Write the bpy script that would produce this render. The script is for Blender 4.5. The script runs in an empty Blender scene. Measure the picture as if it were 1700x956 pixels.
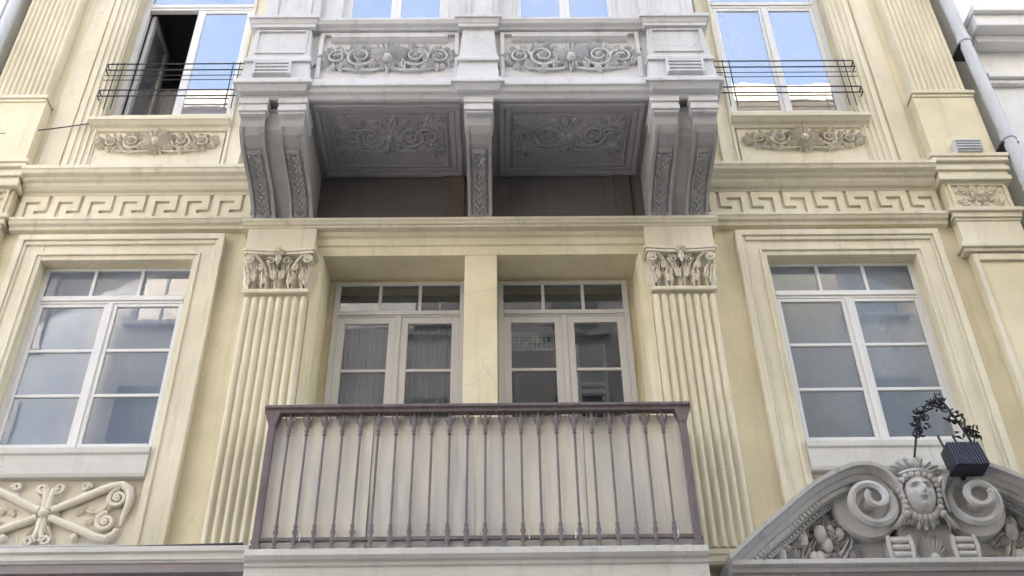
import bpy, bmesh, math, random
from math import sin, cos, pi, radians, atan2, hypot, sqrt, exp
from mathutils import Vector, Matrix

random.seed(7)
scene = bpy.context.scene
col = scene.collection
ZO = 1.6                       # eye height of the photographer; all z below are measured from the eye

# ------------------------------------------------------------------ camera
PITCH, ROLL, YAW = radians(37.351), radians(-0.922), radians(0.814)
fw = Vector((sin(YAW)*cos(PITCH), cos(YAW)*cos(PITCH), sin(PITCH)))
rt = Vector((cos(YAW), -sin(YAW), 0)); up = rt.cross(fw)
RT = rt*cos(ROLL) + up*sin(ROLL); UP = up*cos(ROLL) - rt*sin(ROLL)
cd = bpy.data.cameras.new('camera'); cam = bpy.data.objects.new('camera', cd); col.objects.link(cam)
cd.sensor_width = 36; cd.lens = 1750/1700*36; cd.clip_start = .05; cd.clip_end = 500
cam.matrix_world = Matrix(((RT.x, UP.x, -fw.x, .1764), (RT.y, UP.y, -fw.y, -7.6), (RT.z, UP.z, -fw.z, ZO), (0, 0, 0, 1)))
scene.camera = cam

# ------------------------------------------------------------------ sky, sun, exposure
SUN_EL, SUN_AZ = radians(30), radians(-28)          # behind the house: the facade is in open shade
w = bpy.data.worlds.new('World'); scene.world = w; w.use_nodes = True
nt = w.node_tree; nt.nodes.clear()
sky = nt.nodes.new('ShaderNodeTexSky'); sky.sky_type = 'NISHITA'; sky.sun_disc = False
sky.sun_elevation = SUN_EL; sky.sun_rotation = SUN_AZ; sky.air_density = 1.0; sky.dust_density = 5.0; sky.ozone_density = .7
bg = nt.nodes.new('ShaderNodeBackground'); bg.inputs[1].default_value = 0.15
wo = nt.nodes.new('ShaderNodeOutputWorld'); nt.links.new(sky.outputs[0], bg.inputs[0]); nt.links.new(bg.outputs[0], wo.inputs[0])
sd = bpy.data.lights.new('sun', 'SUN'); sun = bpy.data.objects.new('sun', sd); col.objects.link(sun)
sd.energy = 2.6; sd.angle = radians(.53); sd.color = (1, .95, .88)
sun.rotation_euler = Vector((sin(SUN_AZ)*cos(SUN_EL), cos(SUN_AZ)*cos(SUN_EL), sin(SUN_EL))).to_track_quat('Z', 'Y').to_euler()
sun.location = (0, 10, 40)
vs = scene.view_settings
vs.view_transform = 'Standard'; vs.look = 'None'; vs.exposure = 3.35; vs.gamma = 1; vs.use_curve_mapping = False
scene.render.engine = 'CYCLES'
scene.cycles.use_denoising = True
scene.cycles.max_bounces = 7; scene.cycles.diffuse_bounces = 3; scene.cycles.transparent_max_bounces = 10
scene.cycles.sample_clamp_indirect = 6

# ------------------------------------------------------------------ materials
def newmat(name):
    m = bpy.data.materials.new(name); m.use_nodes = True
    t = m.node_tree; t.nodes.clear()
    o = t.nodes.new('ShaderNodeOutputMaterial')
    return m, t, o

def N(t, kind, **kw):
    n = t.nodes.new(kind)
    for k, v in kw.items():
        if k.startswith('i_'):
            n.inputs[k[2:].replace('_', ' ')].default_value = v
        else:
            setattr(n, k, v)
    return n

def ramp(t, src, a, b):
    r = N(t, 'ShaderNodeMapRange'); r.inputs[1].default_value = a; r.inputs[2].default_value = b
    t.links.new(src, r.inputs[0]); return r.outputs[0]

def mixc(t, fac, a, b, mode='MIX'):
    n = t.nodes.new('ShaderNodeMix'); n.data_type = 'RGBA'; n.blend_type = mode
    for s, v in ((n.inputs[0], fac), (n.inputs[6], a), (n.inputs[7], b)):
        if hasattr(v, 'links') or isinstance(v, bpy.types.NodeSocket): t.links.new(v, s)
        elif isinstance(v, (int, float)): s.default_value = v
        else: s.default_value = (*v, 1)
    return n.outputs[2]

def noise(t, pos, scale, sc=(1, 1, 1), detail=5, rough=.6, off=0):
    mp = N(t, 'ShaderNodeMapping'); mp.inputs['Scale'].default_value = sc; mp.inputs['Location'].default_value = (off, off*1.7, off*.6)
    t.links.new(pos, mp.inputs[0])
    n = N(t, 'ShaderNodeTexNoise'); n.inputs['Scale'].default_value = scale; n.inputs['Detail'].default_value = detail; n.inputs['Roughness'].default_value = rough
    t.links.new(mp.outputs[0], n.inputs[0]); return n.outputs['Fac']

def stucco(name, base, dirt, patch=.35, streak=.35, bump=.12, rough=.9, grime=.5, chip=None, off=0., crack=.2):
    m, t, o = newmat(name)
    g = N(t, 'ShaderNodeNewGeometry'); pos = g.outputs['Position']
    b = N(t, 'ShaderNodeBsdfPrincipled'); b.inputs['Roughness'].default_value = rough
    b.inputs['Specular IOR Level'].default_value = .25
    pale = tuple(min(1, c*1.10+.02) for c in base); deep = tuple(c*k for c, k in zip(base, (.88, .87, .81)))
    c = mixc(t, ramp(t, noise(t, pos, .9, off=off), .35, .68), deep, pale)
    c = mixc(t, patch, base, c)
    st = N(t, 'ShaderNodeMath', operation='MULTIPLY')
    t.links.new(ramp(t, noise(t, pos, 1.0, (9, 9, .55), 6, .65, off+3), .54, .80), st.inputs[0]); st.inputs[1].default_value = streak
    c = mixc(t, st.outputs[0], c, dirt)
    sp = N(t, 'ShaderNodeMath', operation='MULTIPLY')
    t.links.new(ramp(t, noise(t, pos, 5, (1, 1, .8), 8, .72, off+9), .58, .82), sp.inputs[0]); sp.inputs[1].default_value = grime
    c = mixc(t, sp.outputs[0], c, dirt)
    if chip:
        cf = N(t, 'ShaderNodeMath', operation='MULTIPLY')
        t.links.new(ramp(t, noise(t, pos, 2.2, (1, 1, 1.4), 9, .75, off+21), .66, .69), cf.inputs[0]); cf.inputs[1].default_value = .55
        c = mixc(t, cf.outputs[0], c, chip)
    if crack:                                    # hairline cracks in the old render, in patches
        wn = N(t, 'ShaderNodeTexNoise'); wn.inputs['Scale'].default_value = 4; t.links.new(pos, wn.inputs[0])
        wm = N(t, 'ShaderNodeVectorMath', operation='SCALE'); wm.inputs['Scale'].default_value = .22; t.links.new(wn.outputs['Color'], wm.inputs[0])
        wa = N(t, 'ShaderNodeVectorMath', operation='ADD'); t.links.new(pos, wa.inputs[0]); t.links.new(wm.outputs[0], wa.inputs[1])
        vo = N(t, 'ShaderNodeTexVoronoi', feature='DISTANCE_TO_EDGE'); vo.inputs['Scale'].default_value = 1.7; t.links.new(wa.outputs[0], vo.inputs[0])
        ck = N(t, 'ShaderNodeMath', operation='MULTIPLY'); t.links.new(ramp(t, vo.outputs['Distance'], .009, .002), ck.inputs[0])
        t.links.new(ramp(t, noise(t, pos, 1.1, detail=3, off=off+33), .48, .62), ck.inputs[1])
        c2 = N(t, 'ShaderNodeMath', operation='MULTIPLY'); t.links.new(ck.outputs[0], c2.inputs[0]); c2.inputs[1].default_value = crack
        c = mixc(t, c2.outputs[0], c, tuple(x*.6 for x in dirt))
    t.links.new(c, b.inputs['Base Color'])
    bp = N(t, 'ShaderNodeBump'); bp.inputs['Strength'].default_value = bump; bp.inputs['Distance'].default_value = .02
    t.links.new(noise(t, pos, 26, detail=8, rough=.7), bp.inputs['Height'])
    b2 = N(t, 'ShaderNodeBump'); b2.inputs['Strength'].default_value = .35; b2.inputs['Distance'].default_value = .03
    t.links.new(noise(t, pos, 3.2, detail=4, off=2.), b2.inputs['Height']); t.links.new(bp.outputs[0], b2.inputs['Normal']); t.links.new(b2.outputs[0], b.inputs['Normal'])
    t.links.new(b.outputs[0], o.inputs[0]); return m

def paint(name, base, rough=.5, metal=0., var=.12, bump=.05, scale=18, spec=.4, dirt=None):
    m, t, o = newmat(name)
    g = N(t, 'ShaderNodeNewGeometry'); pos = g.outputs['Position']
    b = N(t, 'ShaderNodeBsdfPrincipled'); b.inputs['Roughness'].default_value = rough; b.inputs['Metallic'].default_value = metal
    b.inputs['Specular IOR Level'].default_value = spec
    d = dirt or tuple(x*.6 for x in base)
    f = N(t, 'ShaderNodeMath', operation='MULTIPLY'); t.links.new(ramp(t, noise(t, pos, scale, (1, 1, .3), 7, .7), .42, .8), f.inputs[0]); f.inputs[1].default_value = var*3
    c = mixc(t, f.outputs[0], base, d)
    t.links.new(c, b.inputs['Base Color'])
    bp = N(t, 'ShaderNodeBump'); bp.inputs['Strength'].default_value = bump; bp.inputs['Distance'].default_value = .01
    t.links.new(noise(t, pos, scale*3, detail=6), bp.inputs['Height']); t.links.new(bp.outputs[0], b.inputs['Normal'])
    t.links.new(b.outputs[0], o.inputs[0]); return m

def glass(name, ior=1.9, tint=(.9, .93, .95), rough=.0, wob=.02, dust_haze=.04, film=(.58, .65, .76), stretch=(3, 3, 1.2)):
    m, t, o = newmat(name)
    g = N(t, 'ShaderNodeNewGeometry'); pos = g.outputs['Position']
    bp = N(t, 'ShaderNodeBump'); bp.inputs['Strength'].default_value = wob; bp.inputs['Distance'].default_value = .05
    t.links.new(noise(t, pos, 2.4, detail=2), bp.inputs['Height'])
    fr = N(t, 'ShaderNodeFresnel'); fr.inputs[0].default_value = ior
    tr = N(t, 'ShaderNodeBsdfTransparent'); tr.inputs[0].default_value = (*tint, 1)
    gl = N(t, 'ShaderNodeBsdfGlossy'); gl.inputs['Roughness'].default_value = rough; gl.inputs[0].default_value = (1, .97, .93, 1)
    t.links.new(bp.outputs[0], gl.inputs['Normal'])
    mx = N(t, 'ShaderNodeMixShader'); t.links.new(fr.outputs[0], mx.inputs[0]); t.links.new(tr.outputs[0], mx.inputs[1]); t.links.new(gl.outputs[0], mx.inputs[2])
    df = N(t, 'ShaderNodeBsdfDiffuse'); df.inputs[0].default_value = (*film, 1)
    mx2 = N(t, 'ShaderNodeMixShader')
    dm = N(t, 'ShaderNodeMath', operation='MULTIPLY'); t.links.new(ramp(t, noise(t, pos, 1, stretch, 5, .6), .2, .8), dm.inputs[0]); dm.inputs[1].default_value = dust_haze*2
    t.links.new(dm.outputs[0], mx2.inputs[0]); t.links.new(mx.outputs[0], mx2.inputs[1]); t.links.new(df.outputs[0], mx2.inputs[2])
    t.links.new(mx2.outputs[0], o.inputs[0]); return m

def cloth(name, base, trans=.35, fold=(14, 1, .2), see=0.0):
    m, t, o = newmat(name)
    g = N(t, 'ShaderNodeNewGeometry'); pos = g.outputs['Position']
    f = ramp(t, noise(t, pos, 1.0, fold, 5, .55), .3, .7)
    c = mixc(t, f, tuple(x*.78 for x in base), base)
    d = N(t, 'ShaderNodeBsdfDiffuse'); tr = N(t, 'ShaderNodeBsdfTranslucent'); t.links.new(c, d.inputs[0]); t.links.new(c, tr.inputs[0])
    mx = N(t, 'ShaderNodeMixShader'); mx.inputs[0].default_value = trans; t.links.new(d.outputs[0], mx.inputs[1]); t.links.new(tr.outputs[0], mx.inputs[2])
    out = mx.outputs[0]
    if see:
        tp = N(t, 'ShaderNodeBsdfTransparent'); m2 = N(t, 'ShaderNodeMixShader'); m2.inputs[0].default_value = see
        t.links.new(out, m2.inputs[1]); t.links.new(tp.outputs[0], m2.inputs[2]); out = m2.outputs[0]
    t.links.new(out, o.inputs[0]); return m

M = {}
M['wall'] = stucco('yellow_stucco', (.75, .675, .485), (.45, .395, .28), patch=.85, streak=.55, grime=.35, chip=(.62, .57, .45))
M['trim'] = stucco('cream_stucco', (.73, .67, .52), (.38, .335, .26), patch=.8, streak=.58, grime=.42, off=5.)
M['reed'] = stucco('pale_yellow_stucco', (.735, .67, .505), (.43, .38, .28), patch=.8, streak=.5, grime=.3, off=8.)
M['relief'] = stucco('cast_relief_stucco', (.715, .65, .53), (.32, .285, .235), patch=.6, streak=.2, grime=.2, off=12.)
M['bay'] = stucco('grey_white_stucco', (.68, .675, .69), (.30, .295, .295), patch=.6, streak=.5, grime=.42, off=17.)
M['bayrelief'] = stucco('grey_cast_relief', (.64, .635, .64), (.18, .175, .175), patch=.5, streak=.45, grime=.7, off=19.)
M['soffit'] = stucco('shade_toned_soffit_plaster', (.40, .385, .415), (.19, .18, .195), patch=.6, streak=.45, grime=.55, off=23.)  # plaster greyed so the shade under the bay sits in its colour
M['console'] = stucco('shaded_grey_console_stucco', (.43, .42, .425), (.15, .145, .15), patch=.6, streak=.45, grime=.8, off=27.)  # shade of the downward faces painted in as a darker grey
M['bayshade'] = stucco('shade_darkened_plaster', (.15, .135, .13), (.07, .062, .06), patch=.8, streak=.4, grime=.5, off=29.)  # near-black tone paints in the deep shade below the bay
M['brown'] = stucco('bare_brown_plaster', (.14, .11, .09), (.07, .06, .05), patch=.8, streak=.5, grime=.6, off=31.)
M['stone'] = stucco('weathered_grey_stone', (.54, .52, .50), (.17, .165, .165), patch=.7, streak=.55, grime=.85, off=37.)
M['ledgeunder'] = stucco('shade_violet_brown_paint', (.30, .265, .27), (.12, .105, .11), patch=.6, streak=.4, grime=.5, off=43.)  # dark tone paints the shade under ledge and pediment
M['slab'] = stucco('balcony_slab_paint', (.66, .64, .60), (.30, .29, .28), patch=.5, streak=.4, grime=.3, off=41.)
M['white'] = paint('white_window_paint', (.76, .745, .72), rough=.45, var=.08)
M['greywood'] = paint('grey_beige_door_paint', (.55, .535, .515), rough=.5, var=.1)
M['iron'] = paint('violet_brown_iron_paint', (.185, .152, .155), rough=.5, var=.3, spec=.4, dirt=(.10, .06, .045))
M['blackiron'] = paint('black_iron', (.03, .03, .033), rough=.5, var=.2)
M['navy'] = paint('dark_navy_metal', (.02, .022, .036), rough=.45, var=.2)
M['zinc'] = paint('grey_painted_downpipe', (.56, .56, .57), rough=.45, var=.15)
M['rubber'] = paint('dark_cable_rubber', (.04, .04, .042), rough=.6)
M['glass'] = glass('window_glass', ior=1.5, wob=.008, dust_haze=.09)
M['hazeglass'] = glass('dusty_hazed_glass', ior=1.5, wob=.006, dust_haze=.22, stretch=(1.2, 1.2, .8))  # dust film, strengthened and tinted blue to paint in sky haze
M['skyglass'] = glass('solar_double_glazing', ior=4.0, dust_haze=.17, film=(.86, .86, .95), wob=.012, stretch=(1.5, 1.5, .5))  # lavender film paints a washed-out sky reflection into the panes
M['doorglass'] = glass('old_door_glass', ior=1.5, dust_haze=.03)
M['curtain'] = cloth('grey_net_curtain', (.53, .65, .92), .05)
M['curtain2'] = cloth('white_net_curtain', (.82, .89, .97), .05)
M['curtaindark'] = cloth('grey_lined_curtain', (.46, .46, .47), .1, (4, 1, .3))
M['baycurtain'] = cloth('pale_blue_white_curtain', (.80, .84, .92), .3)
M['blindblue'] = cloth('blue_grey_blind', (.33, .44, .70), .05, (.8, 1, .8))
M['blindpale'] = cloth('pale_grey_blind', (.70, .77, .86), .05, (.8, 1, .8))
M['lace'] = cloth('cream_lace', (.74, .70, .64), .3)
def sheet_mat():
    m, t, o = newmat('frosted_screen_sheet'); g = N(t, 'ShaderNodeNewGeometry'); pos = g.outputs['Position']
    c = mixc(t, ramp(t, noise(t, pos, 1.0, (2.2, 1, .8), 4, .5, 4.), .40, .66), (.88, .82, .69), (.68, .64, .60))
    c = mixc(t, ramp(t, noise(t, pos, 1.0, (14, 1, .7), 6, .6, 6.), .55, .9), c, (.40, .375, .35))
    d = N(t, 'ShaderNodeBsdfPrincipled'); d.inputs['Roughness'].default_value = .38; t.links.new(c, d.inputs['Base Color'])
    tr = N(t, 'ShaderNodeBsdfTranslucent'); t.links.new(c, tr.inputs[0])
    tp = N(t, 'ShaderNodeBsdfTransparent'); mx = N(t, 'ShaderNodeMixShader'); mx.inputs[0].default_value = .15
    t.links.new(d.outputs[0], mx.inputs[1]); t.links.new(tr.outputs[0], mx.inputs[2])
    m2 = N(t, 'ShaderNodeMixShader'); m2.inputs[0].default_value = .07; t.links.new(mx.outputs[0], m2.inputs[1]); t.links.new(tp.outputs[0], m2.inputs[2])
    t.links.new(m2.outputs[0], o.inputs[0]); return m
M['screen'] = sheet_mat()
M['room'] = paint('room_plaster', (.42, .39, .36), rough=.9, var=.05)
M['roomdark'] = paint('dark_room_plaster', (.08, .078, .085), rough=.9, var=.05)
M['nb'] = stucco('white_render', (.76, .75, .745), (.40, .39, .38), patch=.4, streak=.3, grime=.2, off=51.)
M['opp'] = stucco('sunny_cream_render', (.44, .41, .335), (.30, .28, .23), patch=.5, streak=.3, grime=.2, off=55.)
M['opp2'] = stucco('grey_render', (.24, .24, .25), (.15, .15, .16), patch=.5, streak=.3, grime=.2, off=57.)
M['nb2'] = stucco('blue_grey_render', (.17, .19, .22), (.11, .12, .13), patch=.5, streak=.3, grime=.2, off=59.)
M['asphalt'] = stucco('asphalt', (.055, .055, .057), (.03, .03, .03), patch=.5, streak=0, grime=.5)
M['paving'] = stucco('grey_paving', (.30, .29, .275), (.16, .155, .15), patch=.5, streak=0, grime=.5)
M['darkwin'] = paint('dark_glazing', (.03, .035, .045), rough=.08, spec=.8, var=0)
M['wood'] = paint('brown_door_wood', (.10, .055, .03), rough=.5)

# ------------------------------------------------------------------ mesh builder
class B:
    def __init__(s): s.v = []; s.f = []
    def add(s, vs_, fs):
        k = len(s.v); s.v += [tuple(p) for p in vs_]; s.f += [tuple(i+k for i in q) for q in fs]; return s
    def box(s, x0, x1, y0, y1, z0, z1):
        return s.add([(x0, y0, z0), (x1, y0, z0), (x1, y1, z0), (x0, y1, z0), (x0, y0, z1), (x1, y0, z1), (x1, y1, z1), (x0, y1, z1)],
                     [(0, 3, 2, 1), (4, 5, 6, 7), (0, 1, 5, 4), (1, 2, 6, 5), (2, 3, 7, 6), (3, 0, 4, 7)])
    def prism(s, poly, fn, c0, c1):          # poly (a,b); fn(a,b,c)->xyz
        n = len(poly)
        return s.add([fn(a, b, c0) for a, b in poly]+[fn(a, b, c1) for a, b in poly],
                     [tuple(range(n-1, -1, -1)), tuple(range(n, 2*n))]+[(i, (i+1) % n, n+(i+1) % n, n+i) for i in range(n)])
    def run(s, prof, x0, x1): return s.prism(prof, lambda a, b, c: (c, a, b), x0, x1)       # prof (y,z)
    def runy(s, prof, y0, y1): return s.prism(prof, lambda a, b, c: (a, c, b), y0, y1)      # prof (x,z)
    def runz(s, prof, z0, z1): return s.prism(prof, lambda a, b, c: (a, b, c), z0, z1)      # prof (x,y)
    def quad(s, a, b, c, d): return s.add([a, b, c, d], [(0, 1, 2, 3)])
    def tube(s, pts, rad, n=7):
        pts = [Vector(p) for p in pts]; m = len(pts)
        if isinstance(rad, (int, float)): rad = [rad]*m
        ref = None; vs_ = []
        for i, p in enumerate(pts):
            d = (pts[min(i+1, m-1)]-pts[max(i-1, 0)]).normalized()
            if ref is None: ref = d.orthogonal().normalized()
            ref = (ref-d*ref.dot(d))
            ref = ref.normalized() if ref.length > 1e-6 else d.orthogonal().normalized()
            e = d.cross(ref)
            vs_ += [p+(ref*cos(2*pi*k/n)+e*sin(2*pi*k/n))*rad[i] for k in range(n)]
        fs = [(i*n+k, i*n+(k+1) % n, (i+1)*n+(k+1) % n, (i+1)*n+k) for i in range(m-1) for k in range(n)]
        fs += [tuple(range(n-1, -1, -1)), tuple(range((m-1)*n, m*n))]
        return s.add(vs_, fs)
    def blob(s, c, r, nu=8, nv=5):
        if isinstance(r, (int, float)): r = (r, r, r)
        vs_ = [(c[0], c[1], c[2]-r[2])]
        for j in range(1, nv):
            th = -pi/2+pi*j/nv
            vs_ += [(c[0]+r[0]*cos(th)*cos(2*pi*i/nu), c[1]+r[1]*cos(th)*sin(2*pi*i/nu), c[2]+r[2]*sin(th)) for i in range(nu)]
        vs_.append((c[0], c[1], c[2]+r[2])); L = len(vs_)-1
        fs = [(0, 1+(i+1) % nu, 1+i) for i in range(nu)]
        for j in range(nv-2):
            fs += [(1+j*nu+i, 1+j*nu+(i+1) % nu, 1+(j+1)*nu+(i+1) % nu, 1+(j+1)*nu+i) for i in range(nu)]
        fs += [(1+(nv-2)*nu+i, 1+(nv-2)*nu+(i+1) % nu, L) for i in range(nu)]
        return s.add(vs_, fs)
    def lathe(s, prof, fn, n=12):            # prof (r,h); fn(a,b,h)->xyz
        vs_ = [fn(r*cos(2*pi*k/n), r*sin(2*pi*k/n), h) for r, h in prof for k in range(n)]
        m = len(prof)
        return s.add(vs_, [(i*n+k, i*n+(k+1) % n, (i+1)*n+(k+1) % n, (i+1)*n+k) for i in range(m-1) for k in range(n)]+[tuple(range(n-1, -1, -1)), tuple(range((m-1)*n, m*n))])
    def grid(s, rows):
        n = len(rows[0]); k = [p for r in rows for p in r]
        return s.add(k, [(i*n+j, i*n+j+1, (i+1)*n+j+1, (i+1)*n+j) for i in range(len(rows)-1) for j in range(n-1)])

WL = {}
def obj(name, b, mat, parent=None, smooth=None, bevel=0, origin=None):
    me = bpy.data.meshes.new(name)
    xs = [p[0] for p in b.v]; ys = [p[1] for p in b.v]; zs = [p[2] for p in b.v]
    c = Vector(origin) if origin else Vector(((min(xs)+max(xs))/2, (min(ys)+max(ys))/2, min(zs)))
    me.from_pydata([(p[0]-c.x, p[1]-c.y, p[2]-c.z) for p in b.v], [], b.f); me.update()
    bm = bmesh.new(); bm.from_mesh(me); bmesh.ops.recalc_face_normals(bm, faces=bm.faces); bm.to_mesh(me); bm.free()
    if smooth is not None:
        me.polygons.foreach_set('use_smooth', [True]*len(me.polygons)); me.set_sharp_from_angle(angle=radians(smooth))
    me.materials.append(M[mat])
    o = bpy.data.objects.new(name, me)
    if bevel:
        md = o.modifiers.new('bevel', 'BEVEL'); md.width = bevel; md.segments = 2; md.limit_method = 'ANGLE'; md.angle_limit = radians(40)
    return place(o, c, parent)

def place(o, c, parent):
    col.objects.link(o); loc = Vector((c.x, c.y, c.z+ZO)); o.location = loc; WL[o.name] = loc
    if parent:
        o.parent = parent; o.matrix_parent_inverse = Matrix.Translation(-WL[parent.name])
    return o

def again(o, dx, dy, dz, parent):             # another of the same piece, sharing its mesh
    c = o.copy(); c.parent = None
    p = WL[o.name]; return place(c, Vector((p.x+dx, p.y+dy, p.z+dz-ZO)), parent)

def thing(name, loc, label, cat, group=None):
    o = bpy.data.objects.new(name, None); o.empty_display_size = .2
    place(o, Vector(loc), None); return tag(o, label, cat, group)

def tag(o, label, cat, group=None):
    o['label'] = label; o['category'] = cat
    if group: o['group'] = group
    return o

# ------------------------------------------------------------------ relief carving helpers, in a frame fr(a, b, h)
def front(cx, cz, y0): return lambda a, b, h: (cx+a, y0-h, cz+b)
def below(cx, cy, z0): return lambda a, b, h: (cx+a, cy-b, z0-h)
def mirror(fr): return lambda a, b, h: fr(-a, b, h)

def r_leaf(b, fr, a0, b0, ang, L, W, H, lobes=2.5, bend=0., tip=.6):
    rows = []; n = 9; ca, sa = cos(ang), sin(ang); x = y = 0.; th = ang
    for i in range(n):
        t = i/(n-1)
        wd = W*.5*(sin(pi*min(1, .12+.88*t))**.75)*(1+.22*cos(2*pi*lobes*t+1))+.001
        nx, ny = -sin(th), cos(th)
        hh = H*(.55+.45*sin(pi*t*.9))*(1 if t < .8 else 1+tip*(t-.8))
        rows.append([fr(a0+x+nx*wd*q, b0+y+ny*wd*q, hh*k) for q, k in ((-1, -.05), (-.86, .45), (-.45, 1), (0, .5), (.45, 1), (.86, .45), (1, -.05))])
        x += cos(th)*L/(n-1); y += sin(th)*L/(n-1); th += bend/(n-1)
    b.grid(rows)

def r_tube(b, fr, pts, rad, n=6): b.tube([fr(*p) for p in pts], rad, n)

def r_spiral(b, fr, ca, cb, r0, r1, turns, a0, rad, h, taper=.55, n=26):
    pts = []; rr = []
    for i in range(n):
        t = i/(n-1); r = r0+(r1-r0)*t**.85; a = a0+turns*2*pi*t
        pts.append((ca+r*cos(a), cb+r*sin(a), h*(1+.5*t))); rr.append(rad*(1-(1-taper)*t))
    r_tube(b, fr, pts, rr)

def r_boss(b, fr, a, c, r, h, n=9): b.lathe([(r, -.002), (r*.95, h*.5), (r*.65, h*.88), (r*.2, h)], lambda x, y, k: fr(a+x, c+y, k), n)

def r_rosette(b, fr, a, c, r, h, n=6):
    for k in range(n): r_leaf(b, fr, a, c, 2*pi*k/n+.3, r, r*.95, h, 1.)
    r_boss(b, fr, a, c, r*.3, h*1.5)

def scroll_panel(b, fr0, W, H, D, leaves=1., seed=1):
    rnd = random.Random(seed)
    for k in range(int(46*leaves)):
        a = rnd.uniform(.10, .47)*W; c = rnd.uniform(-.30, .30)*H*(1-.5*(a/W/.5)**3); an = rnd.uniform(0, 2*pi); L_ = rnd.uniform(.16, .26)*H; d_ = D*rnd.uniform(.45, .8)
        for fr in (fr0, mirror(fr0)): r_leaf(b, fr, a, c, an, L_, L_*.5, d_, 2., bend=rnd.uniform(-1, 1))
    for k in range(-4, 5): r_leaf(b, fr0, 0, -.10*H, pi/2+k*.36, H*(.50-.028*abs(k)), H*.16, D*1.25, 2., bend=-k*.09)
    for k in range(-2, 3): r_leaf(b, fr0, 0, -.12*H, -pi/2+k*.5, H*(.34-.03*abs(k)), H*.14, D*1.1, 1.5)
    r_boss(b, fr0, 0, -.10*H, H*.10, D*1.8, 12)
    for fr in (fr0, mirror(fr0)):
        r_leaf(b, fr, .05*W, -.2*H, -.25, .11*W, .2*H, D, 2., bend=.7); r_leaf(b, fr, .05*W, .2*H, .25, .11*W, .2*H, D, 2., bend=-.7)
        r_spiral(b, fr, .205*W, 0, H*.34, H*.09, 1.55, pi, H*.032, D*.6)
        r_rosette(b, fr, .205*W, 0, H*.13, D*1.1)
        for k in range(9):
            a = k*2*pi/9+.2
            r_leaf(b, fr, .205*W+H*.31*cos(a), H*.31*sin(a), a+.75, H*.23, H*.15, D*rnd.uniform(.8, 1.2), 2., bend=.8)
        r_spiral(b, fr, .365*W, -.02*H, H*.25, H*.06, -1.5, pi, H*.028, D*.6)
        r_rosette(b, fr, .365*W, -.02*H, H*.095, D)
        for k in range(8):
            a = -k*2*pi/8+.5
            r_leaf(b, fr, .365*W+H*.23*cos(a), -.02*H+H*.23*sin(a), a-.75, H*.19, H*.13, D*rnd.uniform(.8, 1.2), 2., bend=-.8)
        for k in (-1, 0, 1): r_leaf(b, fr, .432*W, k*.05*H, k*.65, .068*W*(1.1 if k == 0 else .9), H*.16, D, 2., bend=k*.4)
        r_tube(b, fr, [(.02*W, -.34*H, D*.4), (.1*W, -.42*H, D*.5), (.2*W, -.43*H, D*.5), (.3*W, -.38*H, D*.4), (.39*W, -.33*H, D*.4)], [H*.03, H*.035, H*.03, H*.025, H*.012])

# ================================================================== setting: street, pavements
def structure(o): o['kind'] = 'structure'; return o
structure(obj('street', B().box(-60, 60, -8.4, -1.9, -ZO-.30, -ZO-.12), 'asphalt'))
b = B().box(-60, 60, -1.9, .0, -ZO-.3, -ZO)
structure(obj('pavement', b, 'paving', bevel=.02))
structure(obj('pavement', B().box(-60, 60, -10, -8.4, -ZO-.3, -ZO), 'paving', bevel=.02))
structure(obj('ground', B().box(-90, 90, -90, 90, -ZO-.6, -ZO-.31), 'asphalt'))

# ================================================================== the house
house = thing('apartment_building', (0, 0, -ZO), 'cream and yellow neoclassical apartment house with grey bay window and fluted pilasters', 'building')

# key heights and widths (metres, z from the eye)
LW = (2.64, 4.03, 4.18, 6.115)          # lower window opening, |x| range and z range
UW = (2.58, 3.88, 8.09, 10.45)          # upper window opening
XE = 5.13                               # end of the house
def holewall(b, x0, x1, z0, z1, y, holes, depth):
    xs = sorted({x0, x1, *[h[0] for h in holes], *[h[1] for h in holes]}); zs = sorted({z0, z1, *[h[2] for h in holes], *[h[3] for h in holes]})
    for i in range(len(xs)-1):
        for j in range(len(zs)-1):
            mx, mz = (xs[i]+xs[i+1])/2, (zs[j]+zs[j+1])/2
            if any(h[0] < mx < h[1] and h[2] < mz < h[3] for h in holes): continue
            b.quad((xs[i], y, zs[j]), (xs[i+1], y, zs[j]), (xs[i+1], y, zs[j+1]), (xs[i], y, zs[j+1]))
    for h in holes:
        a, c, d, e = h[:4]; dp = y+(h[4] if len(h) > 4 else depth)
        b.quad((a, y, d), (a, dp, d), (a, dp, e), (a, y, e)); b.quad((c, y, d), (c, y, e), (c, dp, e), (c, dp, d))
        b.quad((a, y, e), (a, dp, e), (c, dp, e), (c, y, e)); b.quad((a, y, d), (c, y, d), (c, dp, d), (a, dp, d))
holes = []
for s in (-1, 1):
    for W_ in (LW, UW):
        holes.append((min(s*W_[0], s*W_[1]), max(s*W_[0], s*W_[1]), W_[2], W_[3], .24))
holes.append((-1.44, 1.44, 3.05, 6.147, .36))
holes.append((2.75, 3.85, -ZO, 1.0, .3))
b = B(); holewall(b, -XE, XE, -ZO, 20.3, 0, holes, .24)
obj('wall', b, 'wall', house)
b = B()
for x in (-XE, XE): b.quad((x, 0, -ZO), (x, 9, -ZO), (x, 9, 20.3), (x, 0, 20.3))
b.quad((-XE, 9, -ZO), (XE, 9, -ZO), (XE, 9, 20.3), (-XE, 9, 20.3))
obj('rear_wall', b, 'wall', house)
obj('roof', B().box(-XE-.0, XE, -.45, 9.2, 20.305, 20.7), 'trim', house)  # out of view; height raised so its shadow covers the houses opposite
obj('entrance_door', B().box(2.76, 3.84, .12, .2, -ZO+.01, 1.0), 'wood', house)

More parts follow.
